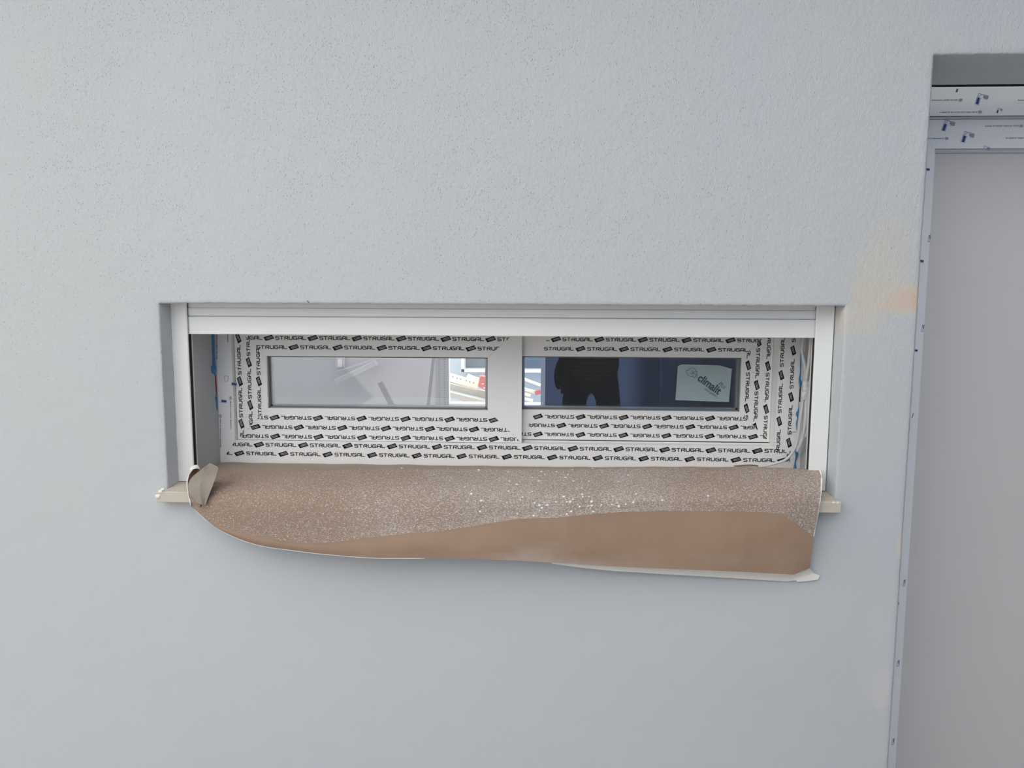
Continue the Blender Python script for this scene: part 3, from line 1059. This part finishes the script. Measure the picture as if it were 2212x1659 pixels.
# masking tape below the right half of the flap
tape_top = [(1190, 1215, -.052), (1300, 1221, -.047), (1400, 1226, -.043), (1500, 1230, -.039), (1600, 1234, -.033), (1715, 1240, -.021), (1748, 1227, -.019)]
tape_bot = [(1192, 1218, -.040), (1300, 1231, -.030), (1400, 1238, -.022), (1500, 1244, -.016), (1600, 1250, -.010), (1700, 1256, -.005), (1768, 1247, -.004)]
ta, tb = dense([at(*p) for p in tape_top], 5), dense([at(*p) for p in tape_bot], 5)
tc_ = []
for a, b_ in zip(ta, tb):
    tc_.append([a.lerp(b_, t / 5) + Vector((0, .004 * math.sin(t / 5 * math.pi), .0006 * noise.noise(Vector((a.x * 40, t, 0))))) for t in range(6)])
sheet('masking_tape_strip', tc_, M['tape_w'], paper, 0.0003)['label'] = 'cream tape strip painted white'

cp = [at(a, b_, -.006) for a, b_ in ((1712, 1244), (1747, 1229), (1752, 1236), (1771, 1243), (1767, 1252), (1745, 1255), (1722, 1257))]
prism('tape_corner', [(p.x, p.z) for p in cp], -.0062, -.0048, M['tape_w'], paper)['label'] = 'white painted tape corner stuck to the wall'
# torn tape curled up at the left end
fl_l = [at(*p) for p in ((436, 1013, -.004), (424, 1023, -.020), (413, 1033, -.034), (407, 1045, -.050), (407, 1058, -.060), (413, 1072, -.066), (421, 1081, -.068), (430, 1089, -.070))]
fl_r = [at(*p) for p in ((453, 1000.5, .012), (463, 1004.5, .004), (471, 1010, -.010), (469, 1022, -.040), (463, 1040, -.058), (456, 1058, -.066), (449, 1076, -.069), (443.5, 1091, -.071))]
A_, B_ = dense(fl_l, 4), dense(fl_r, 4)
fc = []
for j, (a, b_) in enumerate(zip(A_, B_)):
    row = []
    for k in range(9):
        t = k / 8
        p = a.lerp(b_, t)
        p.y -= .001 * math.sin(t * math.pi) + .010 * math.exp(-((t - .50) / .07) ** 2) * (1 - j / len(A_)) - .003 * math.exp(-((t - .74) / .10) ** 2)
        p += Vector((0, .0016 * noise.noise(Vector((k * .9, j * .35, 5))), .0006 * noise.noise(Vector((k * 2.1, j * 1.3, 1)))))
        if j == len(A_) - 1: p.z += .0016 * noise.noise(Vector((k * 1.7, 0, 2)))
        row.append(p)
    fc.append(row)
sheet('torn_tape_flap', fc, M['tape'], paper, 0.0004)['label'] = 'cream torn tape folded over the left end'
tab_l = [at(*p) for p in ((409, 1016, -.020), (413, 1009, -.014), (420, 1004.5, -.008), (427, 1004, -.004))]
tab_r = [at(*p) for p in ((418, 1013.5, -.022), (423, 1012, -.018), (428, 1012, -.012), (433, 1015, -.006))]
sheet('torn_tape_tab', [[a.lerp(b_, k / 3) for k in range(4)] for a, b_ in zip(dense(tab_l, 3), dense(tab_r, 3))], M['tape_w'], paper, 0.0004)
# dark inner face of the curl
cl_l = [at(*p) for p in ((418, 1013, -.004), (409, 1026, -.016), (405.5, 1040, -.030), (406, 1056, -.042), (410, 1074, -.050), (413, 1092, -.054))]
cl_r = [at(*p) for p in ((436, 1014, .006), (434, 1030, -.006), (432, 1046, -.022), (432, 1062, -.040), (432, 1078, -.056), (434, 1096, -.062))]
sheet('curled_edge', [[a.lerp(b_, k / 5) + Vector((0, .008 * math.sin(k / 5 * math.pi), 0)) for k in range(6)] for a, b_ in zip(dense(cl_l, 4), dense(cl_r, 4))], M['kraft_in'], paper, 0.0006)['label'] = 'dark brown inside of the curled paper'
link('paint_edge', tube_mesh([p + Vector((-.0008, -.0005, 0)) for p in cl_l[1:]], [.0010, .0016, .0014, .0018, .0014], 6, 4), M['paint'], paper)

# ------------------------------------------------------------------ sealant beads
sl = tag(empty('sealant_bead', at(465, 860, .236)), 'blue sealant smeared down the joint left of the window frame', 'sealant')
def on_lining(px, py, X=-0.9338):
    v = RT * (px - CW / 2) + DN * (py - CH / 2) + FW * FPX
    return CAM + v * ((X - CAM.x) / v.x)


def smear(name, pts, rad, mat):
    me = tube_mesh([on_lining(a, b_) for a, b_ in pts], rad, 10, 5, 1.0)
    for v in me.vertices: v.co.x = -0.9338 + (v.co.x + 0.9338) * .22
    return link(name, me, mat, sl, True)


smear('bead', [(458.5, 712), (460, 735), (460.5, 755), (461.5, 780), (462, 791), (461, 797), (463.5, 803), (465, 811)], [.0085, .0090, .0085, .0090, .0105, .0165, .0100, .0030], M['sealant'])
smear('foam_gap', [(465.3, 811), (466, 825), (467, 840), (467.6, 853)], [.0040, .0042, .0040, .0034], M['redseal'])
smear('bead', [(467, 852), (467, 860), (468, 868), (468.6, 878), (469.4, 887)], [.003, .0075, .0055, .0055, .002], M['sealant'])
sr = tag(empty('sealant_bead', at(1724, 900, .236)), 'blue sealant dripping down the joint beside the cables', 'sealant')
for pts, rad in (([(1730, 762), (1729.5, 785), (1729, 805), (1727.5, 818), (1729, 828), (1728, 840)], [.0012, .0022, .0020, .0034, .0050, .0012]),
                 ([(1725.5, 868), (1724.5, 885), (1722, 894), (1723, 903), (1721, 912), (1720.5, 930)], [.0010, .0020, .0050, .0018, .0026, .0008]),
                 ([(1718.5, 971), (1721, 978), (1720.5, 988), (1718, 998), (1717.5, 1006), (1716.5, 1014)], [.0030, .0058, .0040, .0026, .0040, .0060]),
                 ([(1704, 935), (1706.5, 936.5), (1712, 933.5), (1719, 933)], [.0012, .0018, .0010, .0009])):
    link('bead', tube_mesh([at(a, b_, .2345) for a, b_ in pts], [r * .75 for r in rad], 10, 5, .6), M['sealant'], sr, True)
box('dark_gap', at(1728, 850, .2385).x - .0015, at(1728, 850, .2385).x + .0015, .2375, .2395, at(1728, 868, .2385).z, at(1728, 832, .2385).z, M['dark'], sr)

# ------------------------------------------------------------------ cables in the right reveal
def cable(label, pts, rad, mat):
    c = [at(*p) for p in pts]
    o = link('cable', tube_mesh(c, rad, 10, 8), mat)
    return tag(o, label, 'cable', 'cables hanging in the right reveal')


cable('white cable bending left along the window foot to a bare end',
      [(1741, 700, .16), (1735, 735, .17), (1733, 760, .18), (1740, 800, .18), (1738, 838, .19), (1734, 870, .19), (1729, 905, .19), (1725, 940, .20), (1716, 970, .205), (1697, 993, .205), (1668, 1003, .205), (1636, 1009.5, .20)], .0040, M['cable'])
cable('white cable rising straight beside the brown brush strip',
      [(1754, 700, .13), (1751, 740, .13), (1748, 775, .14), (1743, 810, .15), (1740, 838, .165), (1741, 865, .17), (1740, 900, .17), (1736, 935, .18), (1729, 960, .19), (1722, 975, .2)], .0042, M['cable'])
cable('pale grey cable closest to the frame, looping behind the others',
      [(1728, 700, .21), (1731, 735, .21), (1733, 755, .205), (1741, 780, .19), (1744, 812, .17), (1742, 845, .17), (1744, 880, .16), (1742, 915, .17), (1731, 952, .195), (1725, 968, .2)], .0032, M['cable_g'])
cable('short white cable against the right reveal under the tape wrap',
      [(1756, 790, .12), (1752, 812, .13), (1747, 838, .15), (1746, 865, .15), (1746.5, 895, .145), (1745, 925, .15), (1740, 945, .16)], .0034, M['cable_g'])
tw = tag(empty('tape_wrap', at(1740, 860, .165)), 'clear tape wrapped round the white cable bundle', 'tape')
for (pa, pb, r) in (((1743, 822, .160), (1741, 838, .165), .0100), ((1742, 836, .160), (1740, 848, .165), .0085), ((1741, 846, .163), (1739, 862, .170), .0095)):
    a, b_ = at(*pa), at(*pb)
    me = tube_mesh([a, a.lerp(b_, .33), a.lerp(b_, .66), b_], [r * .9, r, r * .95, r * .88], 14, 3, .7)
    for v in me.vertices:
        v.co += Vector((noise.noise(v.co * 130), noise.noise(v.co * 130 + Vector((7, 0, 0))), 0)) * .0016
    link('tape_turn', me, M['cleartape'], tw, True)
we = tag(empty('wire_end', at(1610, 1010, .19)), 'bare yellow and brown wire tip resting on the window foot', 'wire')
link('earth_wire', tube_mesh([at(1637, 1006.0, .198), at(1620, 1004.5, .19), at(1600, 1005.5, .19), at(1585, 1006.5, .19)], .0014, 6, 4), M['wiregreen'], we)
link('live_wire', tube_mesh([at(1637, 1006.8, .196), at(1622, 1006.8, .188), at(1604, 1007.0, .188), at(1588, 1007.4, .188)], .0011, 6, 4), M['wirebrown'], we)

# ------------------------------------------------------------------ door_1 on the right
door = tag(empty('door_1', (1.2, 0.29, 0)), 'white sliding door wrapped in pale blue printed film', kind='structure')
DY = 0.292
prism('frame_head', [(0.90, 2.0335), (2.44, 2.0345), (2.44, 2.1095), (0.90, 2.1085)], DY, DY + .08, M['bluefilm'], door, .001)
prism('head_lip', [(0.90, 2.0265), (2.44, 2.0275), (2.44, 2.0330), (0.90, 2.0320)], DY + .004, DY + .07, M['plainreveal'], door)
SX0, SX1 = 0.955, 1.0545
prism('top_rail', [(SX0, 2.026), (SX1, 1.949), (2.44, 1.949), (2.44, 2.026)], DY + .008, DY + .05, M['bluefilm'], door, .0008)
prism('stile', [(SX0, 0.02), (SX1, 0.10), (SX1, 1.949), (SX0, 2.026)], DY + .008, DY + .05, M['bluefilm'], door, .0008)
prism('frame_jamb', [(0.895, 0.0), (0.952, 0.0), (0.952, 2.03), (0.895, 2.03)], DY + .004, DY + .07, M['bluefilm'], door, .0008)
box('glazing_bead', SX1, 2.44, DY + .012, DY + .03, 1.9385, 1.9485, M['plainreveal'], door, .0008)
box('glazing_bead', SX1 - .0005, SX1 + .004, DY + .0125, DY + .03, .1, 1.9385, M['bluefilm'], door, .0006)
box('panel', SX1 - .01, 2.44, DY + .018, DY + .026, .09, 1.945, M['panel'], door)
box('bottom_rail', SX0, 2.44, DY + .0085, DY + .05, .02, .10, M['bluefilm'], door)
yd = DY - .0006
yd2 = DY + .0072
A, B = [], []
for (px, py, ang, s, Y, bar, flag) in ((2066, 199, -.25, .0095, yd, 1, 0), (2110, 225, -.25, .0185, yd, 1, 1), (2154, 244, -.25, .0085, yd, 1, 1),
                                       (2038, 282, -.25, .0185, yd2, 1, 1), (2080, 307, -.25, .0185, yd2, 1, 1), (2124, 320, -.25, .011, yd2, 0, 1)):
    a, b_ = flag_polys(at(px, py, Y), s, ang, bar, flag)
    if py == 320: b_ = [[v - Vector((0, .011)) for v in q] for q in b_]
    if py == 244: a = [[Vector((v.x, v.y)) for v in q] for q in a]
    (A if Y == yd else A).extend(a)
    B.extend(b_)
    flat_print('film_marks', a, Y, M['blueink'], door)
    flat_print('film_type', b_, Y, M['greyink'], door)
B = []
for (px, py, L, Y) in ((2075, 216, .085, yd), (2117, 242, .105, yd), (2206, 272, .095, yd2), (2045, 299, .06, yd2), (2250, 298, .095, yd2), (2270, 216, .085, yd)):
    c = at(px, py, Y)
    flat_print('film_type', tiny_type(c, L, math.pi, .0042), Y, M['greyink'], door)
for (px, py, kind) in ((2004, 366, 0), (2007, 515, 1), (1991, 564, 0), (1993, 709, 1), (1978, 757, 0), (1972, 898, 2), (1953, 1259, 1), (1938, 1303, 0), (1940, 1433, 1), (1926, 1476, 0), (1929, 1602, 1), (1914, 1644, 0)):
    c = at(px, py, yd2)
    if kind == 0:
        a, b_ = flag_polys(c + Vector((-.006, 0, .001)), .012, -H90 - .15, True, False)
        flat_print('film_marks', a, yd2, M['blueink'], door)
        flat_print('film_type', b_, yd2, M['greyink'], door)
    elif kind == 1:
        q = stroke([(-.003, -.010), (-.001, .008), (.004, .010), (.002, -.009), (-.003, -.010)], .0009) + stroke([(.001, .008), (.0025, -.002)], .002)
        flat_print('film_type', [[Vector((c.x + p.x, c.z + p.y)) for p in r] for r in q], yd2, M['greyink'], door)
    else:
        q = stroke([(-.002, -.006), (.001, .007)], .002)
        flat_print('film_type', [[Vector((c.x + p.x, c.z + p.y)) for p in r] for r in q], yd2, M['greyink'], door)

# ------------------------------------------------------------------ things seen through the panes
def bar(name, pa, pb, wpx, thick, mat, label, cat, group=None, parent=None):
    """board between two points; wpx its width in photo pixels, thick its depth in metres"""
    a, b_ = at(*pa), at(*pb)
    d = (b_ - a).normalized()
    up = Vector((-d.z, 0, d.x)).normalized()
    if up.z < 0: up = -up
    w = wpx / FPX * (a.y + 1.9) / 2
    bm = bmesh.new()
    back = Vector((0, thick, 0))
    vs_ = [a - up * w, b_ - up * w, b_ + up * w, a + up * w]
    f = [bm.verts.new(v) for v in vs_]
    g = [bm.verts.new(v + back) for v in vs_]
    bm.faces.new(f)
    bm.faces.new(list(reversed(g)))
    for i in range(4): bm.faces.new((f[i], g[i], g[(i + 1) % 4], f[(i + 1) % 4]))
    bmesh.ops.bevel(bm, geom=list(bm.edges), offset=min(.003, w * .2), segments=1, affect='EDGES')
    o = link(name, bm_mesh(bm), mat, parent)
    if label: tag(o, label, cat, group)
    return o


bar('lath', (820, 826, 2.15), (1040, 1254, 2.15), 12, .02, M['lath'], 'short grey lath leaning on the interior wall in the left pane', 'lath')
bar('lath', (938, 760, 2.2), (883, 1245, 2.2), 7, .02, M['lath'], 'tall thin grey lath upright near the interior opening', 'lath')
bar('reflected_band_board', (724, 826, 2.3), (812, 784, 2.3), 13, .03, M['inwall'], 'pale board added in place of a mirrored sloping band in the left pane', 'board')  # solid board added where a pale band is reflected
bar('reflected_band_board', (727, 803, 2.32), (840, 766, 2.32), 3, .03, M['inwall'], 'thin pale rail added in place of a mirrored band in the left pane', 'board')  # second board added for a thinner reflected band
# small window block added to the interior wall in place of a reflected one
sw = tag(empty('reflected_window_block', at(735, 793, 2.39)), 'small bright window block added in place of a reflected window in the left pane', 'window')
a, b_ = at(726, 795, 2.38), at(743, 745, 2.38)
box('frame', a.x, b_.x, 2.375, 2.398, a.z, b_.z, M['inwall'], sw, .003)
for z0, z1 in ((.06, .40), (.46, .95)):
    h = b_.z - a.z
    box('light', a.x + .012, b_.x - .012, 2.372, 2.38, a.z + h * z0, a.z + h * z1, M['white'], sw)
# perforated corner bead beside the opening
cb = tag(empty('corner_bead', (OL - .03, INY - .01, .93)), 'perforated plaster corner bead along the interior opening edge', 'bead')
box('strip', OL - .075, OL - .002, INY - .006, INY - .001, .5, 2.2, M['bead'], cb)
bm = bmesh.new()
for xx in (OL - .055, OL - .024):
    for k in range(60):
        z = .86 + k * .0135
        add_box(bm, xx - .004, xx + .004, INY - .0075, INY - .006, z, z + .006)
tag(link('perforations', bm_mesh(bm), M['lath'], cb), kind='stuff')
# white-framed far window
fw = tag(empty('far_window', at(998, 802, 6.4)), 'white framed window on the far yard wall seen through the gap', 'window')
c = at(998.5, 802, 6.4)
bm = bmesh.new()
FWW, FWH = 1.4, 1.1
for q in ((c.x, c.x + FWW, c.z, c.z + .035), (c.x, c.x + .035, c.z, c.z + FWH), (c.x + FWW - .035, c.x + FWW, c.z, c.z + FWH), (c.x, c.x + FWW, c.z + FWH - .035, c.z + FWH)):
    add_box(bm, q[0], q[1], 6.30, 6.5, q[2], q[3], .002)
link('frame', bm_mesh(bm), M['white'], fw)
box('pane', c.x + .02, c.x + FWW - .02, 6.44, 6.46, c.z + .02, c.z + FWH - .02, M['farglass'], fw)
# workbench behind the opening that carries the boards
wb = tag(empty('workbench', (-.3, 2.8, 0)), 'low workbench under the boards beyond the interior opening', 'bench')
box('top', -1.2, -0.02, 2.58, 3.0, .825, .855, M['greytimber'], wb, .003)
for lx in (-1.15, -.08):
    for ly in (2.62, 2.95): box('leg', lx - .025, lx + .025, ly - .025, ly + .025, 0, .825, M['greytimber'], wb, .002)
# boards and profiles stacked on the bench
pb = bar('slotted_board', (955, 811, 2.9), (1032, 834, 2.8), 18, .03, M['timber'], 'pale slotted board sloping across the interior opening', 'board')
for k, (px, py) in enumerate(((978, 814), (987, 817), (995, 819), (1007, 822), (1015, 825), (1023, 827))):
    p = at(px, py, 2.79)
    box('slot', p.x - .003, p.x + .003, 2.785, 2.80, p.z - .004, p.z + .004, M['gasket'], pb)
bar('metal_profile', (955, 831, 2.84), (1062, 857, 2.76), 14, .06, M['greytimber'], 'upper grey square profile on the ledge under the pale board', 'profile')
bar('metal_profile', (955, 848, 2.78), (1062, 876, 2.68), 12, .05, M['greytimber'], 'lower grey square profile nearest the ledge', 'profile')
bar('timber_block', (1009, 812, 2.9), (1022, 818, 2.9), 7, .05, M['timber'], 'small pale timber offcut above the slotted board', 'block')
bar('timber_block', (1018, 818, 2.88), (1033, 821, 2.88), 8, .05, M['timber'], 'flat pale timber offcut touching the red crate', 'block')
rc = tag(empty('red_crate', at(1048, 848, 2.7)), 'red plastic crate on the profiles at the interior opening', 'crate')
pc = [at(a, b_, 2.70) for a, b_ in ((1032, 834), (1060, 849), (1062, 818), (1037, 812))]
prism('body', [(p.x, p.z) for p in pc], 2.70, 2.78, M['red'], rc, .003)
for (px, py) in ((1043, 829), (1046, 838)):
    p = at(px, py, 2.698)
    prism('pale_mark', [(p.x - .006, p.z - .002), (p.x + .006, p.z - .003), (p.x + .005, p.z + .002), (p.x - .006, p.z + .002)], 2.698, 2.70, M['white'], rc)
for i, (pa, pb_, w) in enumerate((((1120, 815, 2.6), (1168, 833, 2.6), 5), ((1120, 838, 2.6), (1160, 849, 2.6), 6), ((1120, 848, 2.58), (1146, 855, 2.58), 6), ((1120, 859, 2.56), (1151, 866, 2.56), 6))):
    bar('timber_batten', pa, pb_, w, .03, M['timber'], ['topmost pale batten at the left edge of the right pane', 'second pale batten down at the left edge of the right pane', 'third pale batten down at the left edge of the right pane', 'lowest pale batten at the left edge of the right pane'][i], 'batten', 'battens on the ledge')
rcp = tag(bar('red_clamp', (1156, 850, 2.57), (1168, 846, 2.57), 9, .04, M['red'], None, None), 'small red clamp on the battens beside the partition edge', 'clamp')

# ------------------------------------------------------------------ the photographer, mirrored in the right pane
PX, PY = 0.295, -2.36
person = tag(empty('person', (PX, PY, 0)), 'person in dark striped top and dark trousers, mirrored in the right pane', 'person')


def skinned(name, verts, edges, radii, mat, parent, sub=2, root=0):
    me = bpy.data.meshes.new(name)
    me.from_pydata([Vector(v) + Vector((PX, PY, 0)) for v in verts], edges, [])
    o = link(name, me, mat, parent)
    md = o.modifiers.new('skin', 'SKIN')
    md.use_smooth_shade = True
    for i, r in enumerate(radii):
        sv = me.skin_vertices[0].data[i]
        sv.radius = r if isinstance(r, tuple) else (r, r)
        sv.use_root = (i == root)
    s = o.modifiers.new('sub', 'SUBSURF')
    s.levels = sub
    s.render_levels = sub
    return o


# body: one continuous figure (legs, trunk, neck, head base, arms, hands with fingers)
V_, E_, R_ = [], [], []


def chain(pts, rad, start=None):
    prev = start
    for p, r in zip(pts, rad):
        V_.append(p)
        R_.append(r)
        if prev is not None: E_.append((prev, len(V_) - 1))
        prev = len(V_) - 1
    return prev


pel = chain([(0, 0, 1.06)], [(.115, .080)])
belly = chain([(0, .01, 1.16), (0, .01, 1.28), (0, -.01, 1.40)], [(.115, .085), (.125, .09), (.12, .085)], pel)
neck = chain([(0, -.01, 1.47), (0, .01, 1.505)], [.052, .052], belly)
head = chain([(0, .02, 1.565), (0, .02, 1.665), (0, .01, 1.72)], [(.072, .088), (.078, .096), (.055, .068)], neck)
for s in (-1, 1):
    chain([(s * .104, .002, .95), (s * .110, .008, .80), (s * .108, .01, .52), (s * .105, -.02, .30), (s * .11, -.02, .09), (s * .115, .03, .045), (s * .12, .13, .03)], [.055, .062, .052, .050, .037, .04, .03], pel)
    hand = (-PX - .052, -1.925 - PY, 1.535) if s < 0 else (-PX + .052, -1.925 - PY, 1.535)
    hx, hy, hz = hand
    sh = chain([(s * .17, -.01, 1.42)], [.055], belly)
    el = (s * .23, .14, 1.235)
    wr = (hx + s * .035, hy - .10, hz - .055)
    w_ = chain([tuple((a + b_) / 2 for a, b_ in zip((s * .17, -.01, 1.42), el)), el, tuple((a + b_) / 2 for a, b_ in zip(el, wr)), wr], [.046, .040, .036, .026], sh)
    palm = chain([(hx + s * .018, hy - .055, hz - .03)], [(.030, .018)], w_)
    for k, dz in enumerate((.030, .012, -.006, -.022)):
        ln = (.045, .050, .047, .038)[k]
        chain([(hx + s * .012, hy - .022, hz + dz - .004), (hx + s * .004, hy - .004, hz + dz), (hx - s * (.01 + .1 * (ln - .04)), hy + .001, hz + dz)], [.009, .0085, .008], palm)
    chain([(hx + s * .004, hy - .052, hz + .004), (hx - s * .010, hy - .040, hz + .018), (hx - s * .018, hy - .036, hz + .026)], [.011, .010, .009], palm)
body = skinned('body', V_, E_, R_, M['skin'], person, 2, pel)
# trousers
V_, E_, R_ = [], [], []
p0 = chain([(0, 0, 1.07)], [(.172, .125)])
chain([(0, .005, 1.14), (0, .005, 1.22)], [(.160, .115), (.135, .095)], p0)
for s in (-1, 1):
    chain([(s * .104, .002, .97), (s * .112, .008, .80), (s * .110, .012, .52), (s * .103, -.015, .30), (s * .108, -.018, .085)], [.082, .084, .076, .072, .066], p0)
skinned('trousers', V_, E_, R_, M['trousers'], person, 2, 0)
# striped top
V_, E_, R_ = [], [], []
p0 = chain([(0, 0, 0.995)], [(.190, .150)])
p1 = chain([(0, .012, 1.14), (0, .012, 1.28), (0, -.01, 1.40)], [(.190, .150), (.172, .130), (.150, .110)], p0)
chain([(0, -.01, 1.475)], [(.085, .075)], p1)
for s in (-1, 1):
    el = (s * .23, .14, 1.235)
    chain([(s * .175, -.01, 1.415), tuple((a + b_) / 2 for a, b_ in zip((s * .17, -.01, 1.42), el)), el, (s * .19 - .04, .22, 1.32)], [.072, .062, .056, .050], p1)
skinned('striped_top', V_, E_, R_, M['shirt'], person, 2, 0)
# face and hair
hc = Vector((PX, PY + .02, 1.63))


def blob(name, c, r, mat, parent, sub=2):
    bm = bmesh.new()
    bmesh.ops.create_icosphere(bm, subdivisions=sub, radius=1)
    for v in bm.verts: v.co = Vector((v.co.x * r[0], v.co.y * r[1], v.co.z * r[2])) + c
    return link(name, bm_mesh(bm), mat, parent, True)


for s in (-1, 1):
    blob('eye', hc + Vector((s * .031, .083, .0)), (.012, .008, .008), M['white'], person)
    blob('iris', hc + Vector((s * .031, .0885, .0)), (.005, .004, .005), M['hair'], person)
    blob('ear', hc + Vector((s * .078, -.005, -.01)), (.010, .020, .032), M['skin'], person)
blob('nose', hc + Vector((0, .100, -.026)), (.013, .020, .024), M['skin'], person)
blob('mouth', hc + Vector((0, .086, -.066)), (.025, .010, .008), M['red'], person)
bm = bmesh.new()
bmesh.ops.create_icosphere(bm, subdivisions=3, radius=1)
for v in bm.verts:
    c = v.co.copy()
    r = 1 + .05 * noise.noise(c * 4)
    z = c.z * .115
    if c.y > .25 and c.z < .45: c.y = .25 + (c.y - .25) * .25
    v.co = Vector((c.x * .088 * r, c.y * .105 * r - .012, z * r + .035)) + hc
link('hair', bm_mesh(bm), M['hair'], person, True)
for s in (-1, 1):
    blob('shoe', Vector((PX + s * .115, PY + .06, .042)), (.045, .14, .042), M['shoe'], person)
# phone held in front of the face
ph = tag(empty('phone', (0, -1.915, 1.55)), 'black phone held up by the person taking the picture', 'phone')
box('phone_body', -.040, .040, -1.923, -1.915, 1.51, 1.67, M['phone'], ph, .003, 2)
# ragged dark bundle hanging at the person's side
bu = tag(empty('cloth_bundle', (.12, -2.30, .95)), 'ragged dark brown bundle hanging at the mirrored person\'s side', 'bundle')
rnd = random.Random(11)
for k in range(13):
    x = .112 + rnd.uniform(-.032, .042)
    z1 = rnd.uniform(1.08, 1.20)
    z0 = z1 - rnd.uniform(.10, .22)
    y = -2.27 + rnd.uniform(-.03, .03)
    pts = [Vector((x + .025, y, z1)), Vector((x + rnd.uniform(-.015, .02), y, z1 * .6 + z0 * .4)), Vector((x + rnd.uniform(-.02, .01), y + .01, z0 + .02)), Vector((x + rnd.uniform(-.02, .02), y, z0))]
    link('strand', tube_mesh(pts, [rnd.uniform(.008, .014), .016, .012, .004], 6, 3), M['bundle'], bu)
